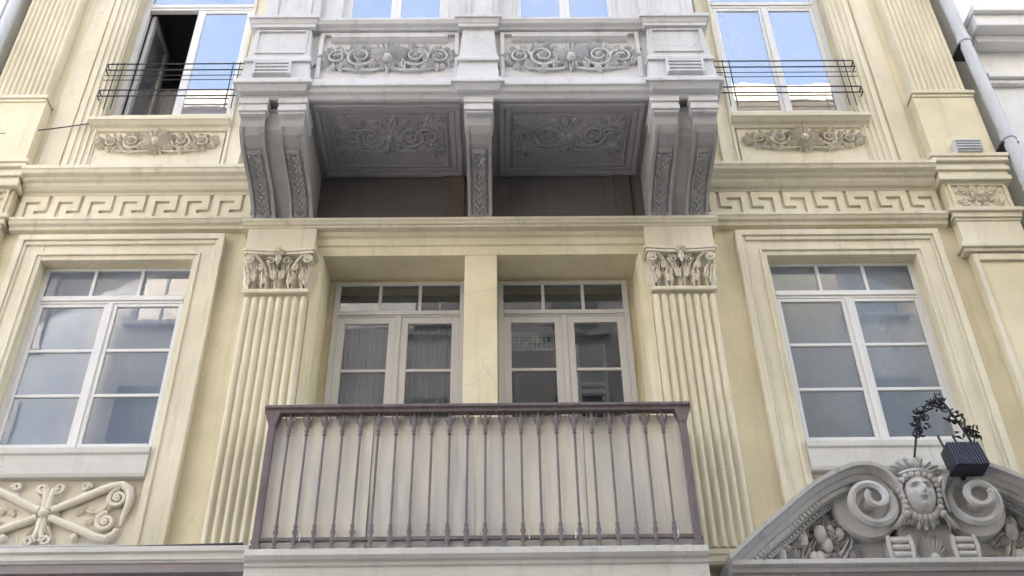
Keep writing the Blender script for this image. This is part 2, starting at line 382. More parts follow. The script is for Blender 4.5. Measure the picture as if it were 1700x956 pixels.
# ---- lower window surrounds, sills and apron panels
def side(s, a, c): return (a, c) if s > 0 else (-c, -a)
for s in (-1, 1):
    b = B()
    zb = 3.235
    def jamb(x0, x1, xin):                  # one jamb: flat board with a raised outer fillet and an inner bead
        a0, a1 = side(s, x0, x1); b.box(a0, a1, -.062, .0, zb, 6.40)
    jamb(2.38, 2.64, 1); jamb(4.03, 4.28, 0)
    a0, a1 = side(s, 2.64, 4.03); b.box(a0, a1, -.060, 0, 6.115, 6.398)
    obj('window_surround', b, 'trim', house, bevel=.006)
    b = B()
    for x0, x1 in ((2.375, 2.435), (4.225, 4.285)):
        a0, a1 = side(s, x0, x1); b.box(a0, a1, -.098, -.06, zb, 6.37)
    for x0, x1 in ((2.435, 2.462), (4.198, 4.225)):
        a0, a1 = side(s, x0, x1); b.box(a0, a1, -.080, -.06, zb, 6.36)
    for x0, x1 in ((2.575, 2.60), (4.07, 4.095)):
        a0, a1 = side(s, x0, x1); b.box(a0, a1, -.078, -.06, zb, 6.19)
    a0, a1 = side(s, 2.375, 4.285); b.box(a0, a1, -.100, -.059, 6.33, 6.395)
    a0, a1 = side(s, 2.462, 4.198); b.box(a0, a1, -.082, -.059, 6.285, 6.33)
    a0, a1 = side(s, 2.60, 4.07); b.box(a0, a1, -.079, -.059, 6.165, 6.195)
    obj('surround_moulding', b, 'trim', house, bevel=.007)
    a0, a1 = side(s, 2.642, 4.028)
    obj('window_sill', B().run([(.05, 3.90), (-.075, 3.90), (-.085, 3.93), (-.085, 4.09), (-.10, 4.105), (-.10, 4.155), (-.06, 4.178), (.05, 4.19)], a0, a1), 'slab', house, bevel=.005)
    obj('apron_panel', B().box(a0, a1, -.012, .02, 3.235, 3.899), 'relief', house)

# ---- windows
def window(parent, x0, x1, z0, z1, y, transom, bars, toplights, frame='white', gl='glass', mw=.13, st=.065, open_leaf=None, tbars=2, leaf_st=.05):
    """timber window: outer frame, transom, two leaves with glazing bars; every pane and bar its own piece"""
    b = B(); xc = (x0+x1)/2; th = .06; t0, t1 = transom
    b.box(x0, x0+st, y, y+th, z0, z1); b.box(x1-st, x1, y, y+th, z0, z1)
    b.box(x0+st, x1-st, y, y+th, z1-st*.5, z1); b.box(x0+st, x1-st, y, y+th, z0, z0+st)
    b.box(x0+st, x1-st, y-.003, y+th, t0, t1); b.box(x0+st, x1-st, y-.016, y-.0031, (t0+t1)/2-.018, (t0+t1)/2+.012)
    w_ = obj('window', b, frame, parent, bevel=.004)
    for k in range(1, tbars+1):
        x = x0+st+(x1-x0-2*st)*k/(tbars+1)
        obj('glazing_bar', B().box(x-.015, x+.015, y+.004, y+.03, t1, z1-st*.5), frame, w_, bevel=.004)
    for k in range(tbars+1):
        xa = x0+st+(x1-x0-2*st)*k/(tbars+1); xb = x0+st+(x1-x0-2*st)*(k+1)/(tbars+1)
        obj('pane', B().box(xa, xb, y+.016, y+.019, t1, z1-st*.5), gl, w_)
    for k, (xa, xb) in enumerate(((x0+st, xc), (xc, x1-st))):
        if open_leaf == k: continue
        c = B(); za, zb = z0+st, t0; sl = leaf_st; cen = mw/2
        l0 = xa+(sl if k == 0 else cen); l1 = xb-(cen if k == 0 else sl)
        c.box(xa, l0, y+.003, y+.045, za, zb); c.box(l1, xb, y+.003, y+.045, za, zb)
        c.box(l0, l1, y+.003, y+.045, zb-sl, zb); c.box(l0, l1, y+.003, y+.045, za, za+sl*1.3)
        obj('casement', c, frame, w_, bevel=.005)
        zs = [za+sl*1.3]+[q for q in bars]+[zb-sl]
        for z in bars: obj('glazing_bar', B().box(l0, l1, y+.004, y+.035, z-.015, z+.015), frame, w_, bevel=.005)
        for i in range(len(zs)-1):
            lo = zs[i]+(.015 if i else 0); hi = zs[i+1]-(.015 if i < len(zs)-2 else 0)
            obj('pane', B().box(l0, l1, y+.016, y+.019, lo, hi), gl, w_)
    if mw > .1 and open_leaf is None:
        obj('cover_strip', B().box(xc-.024, xc+.024, y-.010, y+.003, z0+st, t0), frame, w_, bevel=.006)
    return w_

def curtain(name, x0, x1, y, z0, z1, mat, label, folds=9, amp=.018):
    b = B(); n = folds*8; rows = []
    for j in range(5):
        z = z0+(z1-z0)*j/4
        rows.append([(x0+(x1-x0)*i/n, y+amp*sin(2*pi*folds*i/n+.4*sin(j+i*.05))*(1.2-.12*j)+.006*sin(i*1.7), z) for i in range(n+1)])
    b.grid(rows); return tag(obj(name, b, mat, smooth=80), label, 'curtain')

def room(x0, x1, y0, y1, z0, z1, mat='room'):
    b = B()
    b.quad((x0, y0, z0), (x0, y1, z0), (x0, y1, z1), (x0, y0, z1)); b.quad((x1, y0, z0), (x1, y1, z0), (x1, y1, z1), (x1, y0, z1))
    b.quad((x0, y1, z0), (x1, y1, z0), (x1, y1, z1), (x0, y1, z1)); b.quad((x0, y0, z0), (x1, y0, z0), (x1, y1, z0), (x0, y1, z0)); b.quad((x0, y0, z1), (x1, y0, z1), (x1, y1, z1), (x0, y1, z1))
    return obj('room', b, mat, house)

for s in (-1, 1):
    a0, a1 = side(s, LW[0], LW[1]); window(house, a0, a1, LW[2]+.005, LW[3], .07, (5.71, 5.80), (4.745, 5.205), 3, gl='hazeglass', st=.05, leaf_st=.034, mw=.12)
    room(a0-.3, a1+.3, .24, 2.4, 3.6, 6.6)
    u0_, u1_ = side(s, UW[0], UW[1])
    room(u0_-.25, u1_+.25, .24, 2.6, 7.6, 11)
tag(obj('roller_blind', B().box(-4.0, -2.66, .150, .154, 4.2, 5.745), 'blindblue'), 'blue grey blind behind the lower window left of the balcony', 'blind')
tag(obj('roller_blind', B().box(2.66, 4.0, .150, .154, 4.2, 6.11), 'blindpale'), 'pale grey blind behind the lower window above the carved pediment', 'blind')
# upper windows: left one has its outer leaf swung in
window(house, -UW[1], -UW[0], UW[2]+.005, UW[3], .11, (9.93, 10.04), (), 3, gl='skyglass', mw=.12, open_leaf=0, tbars=0)
window(house, UW[0], UW[1], UW[2]+.005, UW[3], .11, (9.93, 10.04), (), 3, gl='skyglass', mw=.12, tbars=0)
b = B()                                        # the leaf that stands open inwards, hinged at the left jamb
xh = -UW[1]+.07
for z0, z1 in ((8.16, 8.25), (9.85, 9.93)): b.box(xh, xh+.05, .19, .76, z0, z1)
for y0, y1 in ((.19, .26), (.69, .76)): b.box(xh+.001, xh+.049, y0, y1, 8.25, 9.85)
lf = obj('open_casement', b, 'greywood', house, bevel=.005)
obj('pane', B().box(xh+.02, xh+.024, .26, .69, 8.25, 9.85), 'skyglass', lf)
obj('meeting_stile', B().box(-3.26, -3.20, .115, .175, 8.155, 9.93), 'white', house, bevel=.005)
curtain('window_curtain', -3.80, -3.10, .80, 7.7, 9.35, 'lace', 'pale half curtain hanging inside the open upper left window', 5, .03)

# ---- upper window surrounds, sills, carved panels
for s in (-1, 1):
    b = B()
    for x0, x1 in ((2.40, 2.58), (3.88, 4.14)):
        a0, a1 = side(s, x0, x1); b.box(a0, a1, -.045, 0, 7.19, 11.0)
    a0, a1 = side(s, 2.58, 3.88); b.box(a0, a1, -.044, 0, 10.45, 10.95)
    obj('window_surround', b, 'trim', house, bevel=.006)
    b = B()
    for x0, x1 in ((3.90, 3.925), (3.96, 3.985), (4.02, 4.045), (4.085, 4.14)):
        a0, a1 = side(s, x0, x1); b.box(a0, a1, -.062, -.043, 7.20, 10.99)
    for x0, x1 in ((2.545, 2.575), (2.40, 2.44)):
        a0, a1 = side(s, x0, x1); b.box(a0, a1, -.062, -.043, 7.20, 10.99)
    obj('surround_moulding', b, 'trim', house, bevel=.006)
    a0, a1 = side(s, 2.555, 3.975)
    obj('window_sill', B().run([(.10, 7.80), (-.05, 7.80), (-.065, 7.835), (-.10, 7.845), (-.13, 7.875), (-.145, 7.88), (-.145, 7.925), (.1, 7.945)], a0, a1), 'trim', house, bevel=.004)
    a0, a1 = side(s, 2.60, 3.92); obj('apron_panel', B().box(a0, a1, -.03, 0, 7.21, 7.80), 'trim', house, bevel=.005)
    b = B(); fr = front(s*3.26, 7.635, -.03)
    scroll_panel(b, fr, 1.24, .31, .06, leaves=.25, seed=3+s)
    for k in range(-4, 5): r_leaf(b, fr, 0, -.02, pi/2+k*.42, .20-.012*abs(k), .075, .075, 2., bend=-k*.1)
    for k in range(-2, 3): r_leaf(b, fr, 0, -.03, -pi/2+k*.5, .14, .06, .06, 2.)
    r_boss(b, fr, 0, -.02, .045, .10, 12)
    obj('carved_relief', b, 'relief', house, smooth=55)
    # plain raised field between window and outer pier
    a0, a1 = side(s, 4.19, 4.40); obj('wall_strip', B().box(a0, a1, -.016, 0, 7.19, 11.0), 'trim', house, bevel=.005)

# ---- cornice over the key pattern, string course and key units
CORN = [(0, 6.935), (-.035, 6.935), (-.04, 6.962), (-.075, 6.97), (-.105, 7.0), (-.11, 7.035), (-.145, 7.045), (-.15, 7.075), (-.20, 7.085), (-.215, 7.12), (-.225, 7.125), (-.225, 7.165), (0, 7.185)]
STRING = [(0, 6.475), (-.07, 6.475), (-.075, 6.51), (-.105, 6.52), (-.12, 6.55), (-.13, 6.555), (-.13, 6.585), (-.05, 6.605), (-.05, 6.622), (0, 6.622)]
KEY = ["X.XXXX", "X.X...", "X.XXX.", "X...X.", "XXXXX."]
cw, ch = 2.165/42, .296/5
KX = [0]; KZ = [0]
for k in (1.32, .68)*3: KX.append(KX[-1]+k*cw)
for k in (1.2, .7, 1.2, .7, 1.2): KZ.append(KZ[-1]+k*ch)
for s in (-1, 1):
    a0, a1 = side(s, 2.14, 4.42)
    obj('cornice', B().run(CORN, a0, a1), 'trim', house, bevel=.003)
    obj('string_course', B().run(STRING, a0, a1), 'trim', house, bevel=.003)
    a0, a1 = side(s, 2.19, 4.40)
    fz = obj('frieze', B().box(a0, a1, -.012, 0, 6.622, 6.935), 'trim', house)
    b = B(); ca = .4*cw
    for r, row in enumerate(KEY):                      # maximal horizontal runs of filled cells
        z1 = 6.925-KZ[r]; z0 = 6.925-KZ[r+1]; c0 = 0
        while c0 < 6:
            if row[c0] == 'X':
                c1 = c0
                while c1 < 6 and row[c1] == 'X': c1 += 1
                x0, x1 = side(s, KX[c0], KX[c1]); b.box(x0, x1, -.040, -.012, z0, z1); c0 = c1
            else: c0 += 1
    bb = bmesh.new(); tm = bpy.data.meshes.new('t'); tm.from_pydata(b.v, [], b.f); bb.from_mesh(tm)
    bmesh.ops.remove_doubles(bb, verts=bb.verts, dist=1e-5)
    # drop the hidden faces between touching cells
    kill = {}
    for f_ in bb.faces: kill.setdefault(tuple(round(q, 4) for q in f_.calc_center_median()), []).append(f_)
    bmesh.ops.delete(bb, geom=[f_ for g_ in kill.values() if len(g_) > 1 for f_ in g_], context='FACES_ONLY')
    bb.to_mesh(tm); bb.free()
    b = B(); b.v = [tuple(v.co) for v in tm.vertices]; b.f = [tuple(p.vertices) for p in tm.polygons]
    b.v = [(x+s*2.20, y, z) for x, y, z in b.v]
    k0 = obj('key_unit', b, 'trim', fz)
    for k in range(1, 7): again(k0, s*k*6*cw, 0, 0, fz)
    a0, a1 = side(s, 2.20+42*cw, 2.20+43*cw); obj('key_unit', B().box(a0, a1, -.040, -.012, 6.629, 6.925), 'trim', fz)

# ---- outer piers: upper reeded pilaster on pedestal, rosette block, lower panelled pier
def reeds(b, x0, x1, yb, yf, n, z0, z1, m=5, gap=.16):
    prof = [(x0, yb)]
    pw = (x1-x0)/n
    for i in range(n):
        for k in range(m+1):
            t = k/m; x = x0+pw*(i+gap/2+(1-gap)*t)
            prof.append((x, yf+(1-sin(pi*t)**.6)*pw*.42))
        if i < n-1: prof.append((x0+pw*(i+1), yf+pw*.5))
    prof.append((x1, yb)); b.runz(prof, z0, z1)
def stepbox(b, x0, x1, yf, spec):               # stacked mouldings round three sides: (dz0, dz1, projection)
    for z0, z1, p_ in spec: b.box(x0-p_, x1+p_, yf-p_, 0, z0, z1)
for s in (-1, 1):
    x0, x1 = side(s, 4.495, 5.06)
    b = B(); reeds(b, x0, x1, 0, -.14, 10, 8.245, 12.5); p_ = obj('pilaster', b, 'reed', house, smooth=50)
    b = B(); stepbox(b, x0-.02, x1+.02, -.15, [(8.205, 8.245, .0), (8.165, 8.205, .03), (8.125, 8.165, .012)]); obj('base_moulding', b, 'trim', p_, bevel=.006)
    x0, x1 = side(s, 4.455, 5.09)
    obj('pedestal', B().box(x0, x1, -.15, 0, 7.262, 8.125), 'wall', house, bevel=.006)
    b = B(); stepbox(b, x0, x1, -.15, [(7.215, 7.262, .075), (7.165, 7.2155, .06), (7.115, 7.165, .025), (7.06, 7.115, .045), (7.0, 7.06, .02), (6.94, 7.0, .035)]); obj('pier_cornice', b, 'trim', house, bevel=.008)
    obj('pier_block', B().box(x0+.01, x1-.01, -.12, 0, 6.607, 6.94), 'wall', house, bevel=.004)
    b = B(); cx = s*4.775; zc = 6.765
    for t_, d_ in ((.30, .028), (.255, .014)):
        b.box(cx-t_, cx+t_, -.12-d_, -.12, zc+.155, zc+.17) if t_ > .28 else None
    for q in (-1, 1):
        b.box(cx+q*.265-.012, cx+q*.265+.012, -.142, -.12, zc-.145, zc+.145)
        b.box(cx-.277, cx+.277, -.142, -.12, zc+q*.145-.01, zc+q*.145+.01)
    obj('panel_frame', b, 'trim', house, bevel=.004)
    b = B(); fr = front(cx, zc, -.12)
    r_rosette(b, fr, 0, 0, .085, .045, 8)
    for k in range(8): r_leaf(b, fr, .07*cos(k*pi/4+.39), .07*sin(k*pi/4+.39), k*pi/4+.39, .085, .07, .03, 2.)
    for q in (-1, 1):
        for r_ in (-1, 1): r_leaf(b, fr, q*.11, r_*.07, atan2(r_*.08, q*.12), .10, .07, .03, 2.); r_spiral(b, fr, q*.17, r_*.05, .045, .012, 1.3*q*r_, pi/2*(1-q), .009, .012, n=14)
    obj('carved_rosette', b, 'relief', house, smooth=55)
    x0, x1 = side(s, 4.48, 5.08)
    b = B(); stepbox(b, x0, x1, -.11, [(6.56, 6.607, .055), (6.50, 6.56, .03), (6.47, 6.50, .012)]); obj('pier_string', b, 'trim', house, bevel=.006)
    obj('pier_neck', B().box(x0, x1, -.11, 0, 6.19, 6.47), 'trim', house, bevel=.004)
    b = B(); stepbox(b, x0, x1, -.10, [(6.135, 6.19, .05), (6.10, 6.135, .025)]); obj('pier_capital', b, 'trim', house, bevel=.008)
    x0, x1 = side(s, 4.52, 5.07)
    obj('pier', B().box(x0, x1, -.075, 0, 3.235, 6.10), 'wall', house, bevel=.005)
    b = B(); b.box(x0, x0+.05, -.105, -.075, 3.235, 6.085); b.box(x1-.05, x1, -.105, -.075, 3.235, 6.085); b.box(x0+.05, x1-.05, -.103, -.075, 6.01, 6.085)
    obj('pier_moulding', b, 'trim', house, bevel=.008)

# ---- central order: reeded pilasters, capitals, blocks
def acanthus(b, x, z, L, W, y0, out):            # one standing leaf, its tip curling outwards
    rows = []; n = 9
    for i in range(n):
        t = i/(n-1)
        wd = W*.5*(.55+.45*sin(pi*t))*(1+.16*cos(2*pi*3*t))*(1 if t < .82 else (1-(t-.82)/.25))
        yy = y0-.012-out*(t**2.6)-.008*sin(pi*t); zz = z+L*(t if t < .85 else .85+.10*sin((t-.85)/.15*pi/2)) - (L*.10*((t-.85)/.15)**2 if t > .85 else 0)
        rows.append([(x+wd*q, yy+k, zz) for q, k in ((-1, .03), (-.75, .004), (-.35, -.018), (0, .008), (.35, -.018), (.75, .004), (1, .03))])
    b.grid(rows)
for s in (-1, 1):
    x0, x1 = side(s, 1.525, 2.095); xc = s*1.81
    b = B(); reeds(b, x0, x1, 0, -.155, 8, 3.236, 5.60, m=6, gap=.22); b.box(x0, x1, -.118, 0, 5.60, 5.64)
    pil = obj('pilaster', b, 'reed', house, smooth=50)
    b = B()
    for i in range(8):
        x = x0+(x1-x0)*(i+.5)/8; b.blob((x, -.118, 5.60), (.026, .034, .026), 8, 5)
    obj('reed_tip', b, 'reed', pil, smooth=60)
    b = B(); b.box(x0-.008, x1+.008, -.175, 0, 5.64, 5.685); obj('neck_ring', b, 'trim', pil, bevel=.012)
    # capital: bell + abacus as the part, leaves and volutes as its pieces
    b = B(); hw = .285
    rings = [(5.685, hw-.06, -.085), (5.80, hw-.065, -.085), (5.95, hw-.05, -.10), (6.03, hw+.02, -.165)]
    vs_ = []
    for z, h_, y in rings: vs_ += [(xc-h_, 0, z), (xc-h_, y, z), (xc+h_, y, z), (xc+h_, 0, z)]
    b.add(vs_, [(i*4+k, i*4+(k+1) % 4, i*4+4+(k+1) % 4, i*4+4+k) for i in range(3) for k in range(4)])
    pr_ = [(xc-.318, 0), (xc-.318, -.235), (xc-.30, -.25)]+[(xc+q*.29, -.25+.022*(1-q*q)) for q in (-1, -.6, -.2, .2, .6, 1)]+[(xc+.30, -.25), (xc+.318, -.235), (xc+.318, 0)]
    b.runz(pr_, 6.028, 6.056); b.runz([(x+(.012 if x > xc else -.012), y-.012 if y < 0 else y) for x, y in pr_], 6.056, 6.085)
    cap = obj('capital', b, 'relief', house, bevel=.005)
    b = B(); acanthus(b, xc-.24, 5.688, .20, .105, -.125, .085); l0 = obj('leaf', b, 'relief', cap, smooth=70)
    for k in range(1, 5): again(l0, k*.12, 0, 0, cap)
    b = B(); acanthus(b, xc-.10, 5.86, .17, .055, -.125, .07); l2 = obj('leaf', b, 'relief', cap, smooth=70)
    for k in range(1, 4): again(l2, k*.067, 0, 0, cap)
    b = B(); acanthus(b, xc-.18, 5.70, .285, .085, -.108, .085); l1 = obj('leaf', b, 'relief', cap, smooth=70)
    for k in range(1, 4): again(l1, k*.12, 0, 0, cap)
    for q in (-1, 1):
        fr = front(xc, 5.975, -.215) if q > 0 else mirror(front(xc, 5.975, -.215))
        b = B(); r_spiral(b, fr, .258, -.005, .05, .012, -1.6, pi*.75, .015, .01, n=28)
        r_tube(b, fr, [(.10, -.14, -.06), (.13, -.05, -.04), (.18, .025, -.02), (.222, .048, .005)], [.010, .014, .018, .017])
        r_boss(b, fr, .258, -.005, .018, .04)
        obj('volute', b, 'relief', cap, smooth=60)
        b = B(); r_spiral(b, fr, .07, .0, .040, .010, 1.4, pi*.2, .010, -.01, n=20)
        r_tube(b, fr, [(.05, -.14, -.06), (.075, -.06, -.05), (.11, .01, -.02)], [.008, .011, .011]); obj('helix', b, 'relief', cap, smooth=60)
        b = B()                                    # leaf and scroll on the return
        for zz, ll in ((5.688, .20), (5.72, .27)):
            rows = []
            bb_ = B(); acanthus(bb_, 0, zz, ll, .10, 0, .045)
            bb_.v = [(xc+q*(.272-y_), -.07+x_, z_) for x_, y_, z_ in bb_.v]; b.add(bb_.v, bb_.f)
        obj('return_leaf', b, 'relief', cap, smooth=70)
    for q in (-1, 1):
        b = B()
        for k, (aa, zz, L_) in enumerate(((.25, -.27, .15), (.21, -.22, .17), (.275, -.15, .11), (.15, -.10, .09), (.03, -.20, .12), (.11, -.25, .10))):
            f2 = front(xc, 5.975, -.175); f2 = f2 if q > 0 else mirror(f2)
            r_leaf(b, f2, aa, zz, pi/2-.15, L_, .055, .03, 2.5)
        obj('leaf_spray', b, 'relief', cap, smooth=60)
    b = B(); fr = front(xc, 6.045, -.235); r_rosette(b, fr, 0, 0, .05, .03, 6); r_leaf(b, fr, 0, -.02, -pi/2, .12, .05, .03, 2.)
    obj('fleuron', b, 'relief', cap, smooth=60)
    x0, x1 = side(s, 1.515, 2.145)
    obj('impost_block', B().box(x0, x1, -.17, 0, 6.085, 6.385), 'trim', house, bevel=.006)

# ---- ledge under the consoles, beam over the loggia
obj('console_ledge', B().run([(-.0, 6.385), (-.176, 6.385), (-.18, 6.402), (-.20, 6.408), (-.215, 6.43), (-.225, 6.435), (-.225, 6.465), (0, 6.475)], -2.20, 2.20), 'trim', house, bevel=.003)
obj('loggia_beam', B().run([(.36, 6.149), (-.05, 6.149), (-.05, 6.25), (-.07, 6.26), (-.07, 6.335), (-.10, 6.35), (-.115, 6.384), (0, 6.384), (.36, 6.384)], -1.514, 1.514), 'wall', house, bevel=.004)
obj('shaded_frieze', B().box(-2.1, 2.1, -.03, -.002, 6.475, 7.155), 'bayshade', house)  # dark sheet over the wall, carries the painted shade
for x0, x1 in ((-.36, -.16), (1.30, 1.45)):
    obj('bare_plaster_patch', B().box(x0, x1, -.055, -.03, 6.477, 7.15), 'brown', house, bevel=.004)

# ---- loggia: pillar, jambs, back wall, doors
obj('pillar', B().box(-.146, .150, -.05, .34, 3.05, 6.148), 'wall', house, bevel=.006)
for s in (-1, 1):
    pr_ = [(s*1.445, .36), (s*1.445, .0), (s*1.455, -.045), (s*1.475, -.075), (s*1.524, -.085), (s*1.524, .0)]
    obj('loggia_jamb', B().runz(pr_, 3.06, 6.147), 'wall', house, smooth=40)
b = B(); holewall(b, -1.46, 1.46, 3.05, 6.15, .345, [(-1.37, -.155, 3.06, 6.10), (.16, 1.375, 3.06, 6.10)], .15)
obj('loggia_back_wall', b, 'wall', house)
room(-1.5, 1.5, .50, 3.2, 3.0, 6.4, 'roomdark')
def door(x0, x1):
    w_ = window(house, x0, x1, 3.06, 6.095, .30, (5.70, 5.775), (5.12,), 3, frame='greywood', gl='doorglass', mw=.18, st=.05, leaf_st=.07)
    return w_
door(-1.368, -.150); door(.155, 1.373)
curtain('door_curtain', -1.28, -.82, .43, 3.1, 5.66, 'curtaindark', 'grey curtain in the outer leaf of the left balcony door', 5, .004)
curtain('door_curtain', -.70, -.24, .43, 3.1, 5.66, 'curtaindark', 'grey curtain in the inner leaf of the left balcony door', 5, .004)
lace = thing('lace_valance', (.46, .42, 5.40), 'small cream lace valance hung inside the right balcony door', 'curtain')
b = B(); b.box(.262, .672, .418, .424, 5.55, 5.60); b.box(.262, .672, .418, .424, 5.395, 5.43); b.box(.262, .29, .418, .424, 5.43, 5.55); b.box(.644, .672, .418, .424, 5.43, 5.55)
obj('border', b, 'lace', lace)
b = B()
for i in range(9):
    x = .30+i*.0415; b.box(x, x+.012, .419, .423, 5.43, 5.55)
    b.add([(x+.006, .418, 5.46), (x+.024, .418, 5.49), (x+.006, .418, 5.52), (x-.012, .418, 5.49)], [(0, 1, 2, 3)])
for z in (5.455, 5.49, 5.525): b.box(.29, .644, .4195, .4225, z-.006, z+.006)
obj('lattice', b, 'lace', lace)
obj('rod', B().tube([(.25, .43, 5.605), (.69, .43, 5.605)], .008, 6), 'greywood', lace)
# an inner lattice frame seen through the right leaf
lad = thing('drying_rack', (1.02, .9, 3.1), 'pale thin frame standing indoors behind the right balcony door', 'rack')
for x in (.90, 1.16): obj('upright', B().box(x, x+.03, .85, .88, 3.1, 5.75), 'white', lad)
for z in (4.6, 5.22, 5.30): obj('crossbar', B().box(.93, 1.16, .852, .878, z, z+.025), 'white', lad)

# ---- oriel bay: body, pedestals, panels, cornices, windows
YF = -1.07
b = B()
b.box(-2.10, 2.10, YF+.03, 0, 7.40, 8.08)
bay = obj('bay_body', b, 'bay', house)
cyma = [(0, 7.158), (YF+.02, 7.158), (YF-.0, 7.19), (YF-.035, 7.20), (YF-.05, 7.235), (YF-.075, 7.245), (YF-.075, 7.285), (YF-.05, 7.30), (YF-.02, 7.335), (YF-.015, 7.40), (0, 7.40)]
obj('bay_base_cornice', B().run(cyma, -2.13, 2.13), 'bay', bay, bevel=.003)
topc = [(0, 8.08), (YF-.02, 8.08), (YF-.03, 8.10), (YF-.065, 8.115), (YF-.08, 8.145), (YF-.085, 8.15), (YF-.085, 8.18), (0, 8.19)]
obj('bay_sill_cornice', B().run(topc, -2.12, 2.12), 'bay', bay, bevel=.003)
for xc, hw in ((-1.86, .29), (1.86, .29), (-.012, .178)):
    b = B(); q = lambda e: (xc-hw-e, xc+hw+e)
    side_out = abs(xc) > 1
    def blk(z0, z1, e, yf, e2=None, yf2=None):          # block that may flare towards the bottom
        e2 = e if e2 is None else e2; yf2 = yf if yf2 is None else yf2
        b.add([(xc-hw-e2, yf2, z0), (xc+hw+e2, yf2, z0), (xc+hw+e2, 0, z0), (xc-hw-e2, 0, z0), (xc-hw-e, yf, z1), (xc+hw+e, yf, z1), (xc+hw+e, 0, z1), (xc-hw-e, 0, z1)],
              [(0, 3, 2, 1), (4, 5, 6, 7), (0, 1, 5, 4), (1, 2, 6, 5), (2, 3, 7, 6), (3, 0, 4, 7)])
    blk(7.19, 7.245, .03, YF-.095, .01, YF-.06); blk(7.245, 7.292, .065, YF-.118); blk(7.292, 7.335, .035, YF-.085, .06, YF-.11)
    blk(7.335, 7.575, .008 if side_out else 0., YF-.055, .03 if side_out else .02, YF-.065)
    blk(7.575, 7.62, .02, YF-.08); blk(7.62, 7.655, .0, YF-.06, .015, YF-.075)
    blk(7.655, 8.062, -.025 if side_out else -.03, YF-.04, 0, YF-.055)
    blk(8.062, 8.105, .01, YF-.075); blk(8.105, 8.155, .03, YF-.10, .012, YF-.08); blk(8.155, 8.20, .045, YF-.115)
    ped = obj('pedestal', b, 'bay', bay, bevel=.004)
    if side_out:
        b = B(); sgn = 1 if xc > 0 else -1; xa = xc+sgn*.03
        for z in (7.385, 7.43, 7.475, 7.52): b.box(xa-.15, xa+.15, YF-.105, YF-.05, z, z+.024)
        b.box(xa-.172, xa-.15, YF-.11, YF-.05, 7.37, 7.56); b.box(xa+.15, xa+.172, YF-.11, YF-.05, 7.37, 7.56)
        obj('slot_grille', b, 'bay', bay, bevel=.004)
        b = B(); b.box(xc-.235, xc-.222, YF-.062, YF-.04, 7.70, 8.03); b.box(xc+.222, xc+.235, YF-.062, YF-.04, 7.70, 8.03); b.box(xc-.222, xc+.222, YF-.062, YF-.04, 8.015, 8.03); b.box(xc-.222, xc+.222, YF-.068, YF-.04, 7.70, 7.715)
        obj('panel_bead', b, 'bay', bay)
for s in (-1, 1):
    xc = s*.855; b = B()
    x0, x1 = xc-.64, xc+.64
    for q in (-1, 1): b.box(xc+q*.64-.02, xc+q*.64+.02, YF-.005, YF+.03, 7.42, 8.06)
    b.box(x0+.02, x1-.02, YF-.005, YF+.03, 8.03, 8.06)
    obj('panel_frame', b, 'bay', bay, bevel=.005)
    b = B(); b.run([(YF+.03, 7.935), (YF-.0, 7.945), (YF-.03, 7.97), (YF-.03, 7.995), (YF+.03, 8.01)], x0+.09, x1-.09); obj('panel_moulding', b, 'bay', bay)
    b = B(); fr = front(xc, 7.72, YF+.03)
    scroll_panel(b, fr, 1.30, .43, .05, seed=11+s)
    for k in range(-5, 6): r_leaf(b, fr, 0, -.04, pi/2+k*.30, .24-.014*abs(k), .07, .075, 2., bend=-k*.06)
    r_boss(b, fr, 0, -.05, .05, .10, 12)
    for q in (-1, 1):
        for k in (-1, 0, 1): r_leaf(b, fr, q*.53, .23, (pi/2 if q > 0 else pi/2)+q*(.7+k*.5), .13, .055, .04, 2.)
    obj('panel_relief', b, 'bayrelief', bay, smooth=55)
# bay storey above
b = B(); holewall(b, -2.02, 2.02, 8.19, 11.4, YF+.09, [(-1.36, -.32, 8.19, 10.9), (.32, 1.36, 8.19, 10.9)], .12)
for x in (-2.02, 2.02): b.quad((x, YF+.09, 8.19), (x, 0, 8.19), (x, 0, 11.4), (x, YF+.09, 11.4))
b.quad((-2.02, YF+.09, 11.4), (2.02, YF+.09, 11.4), (2.02, 0, 11.4), (-2.02, 0, 11.4))
obj('bay_wall', b, 'bay', house)
for xc, hw in ((-1.83, .26), (1.83, .26), (0, .17)):
    b = B(); b.box(xc-hw, xc+hw, YF+.03, YF+.089, 8.205, 11.2)
    for q in (-1, 1): b.box(xc+q*hw*.62-.018, xc+q*hw*.62+.018, YF+.012, YF+.03, 8.33, 11)
    b.box(xc-hw*.62+.018, xc+hw*.62-.018, YF+.014, YF+.03, 8.33, 8.36)
    obj('bay_pilaster', b, 'bay', house, bevel=.005)
for s in (-1, 1):
    x0, x1 = side(s, .32, 1.36)
    window(house, x0, x1, 8.195, 10.9, YF+.15, (10.1, 10.18), (), 3, gl='skyglass', mw=.1, st=.04, leaf_st=.045)
room(-1.95, 1.95, YF+.25, -.02, 8.2, 11.3, 'room')
curtain('bay_curtain', -1.34, -.34, YF+.24, 8.2, 10.9, 'baycurtain', 'pale blue curtain in the left window of the grey bay', 8, .02)
curtain('bay_curtain', .34, 1.10, YF+.24, 8.2, 10.9, 'lace', 'cream curtain in the right window of the grey bay', 5, .02)
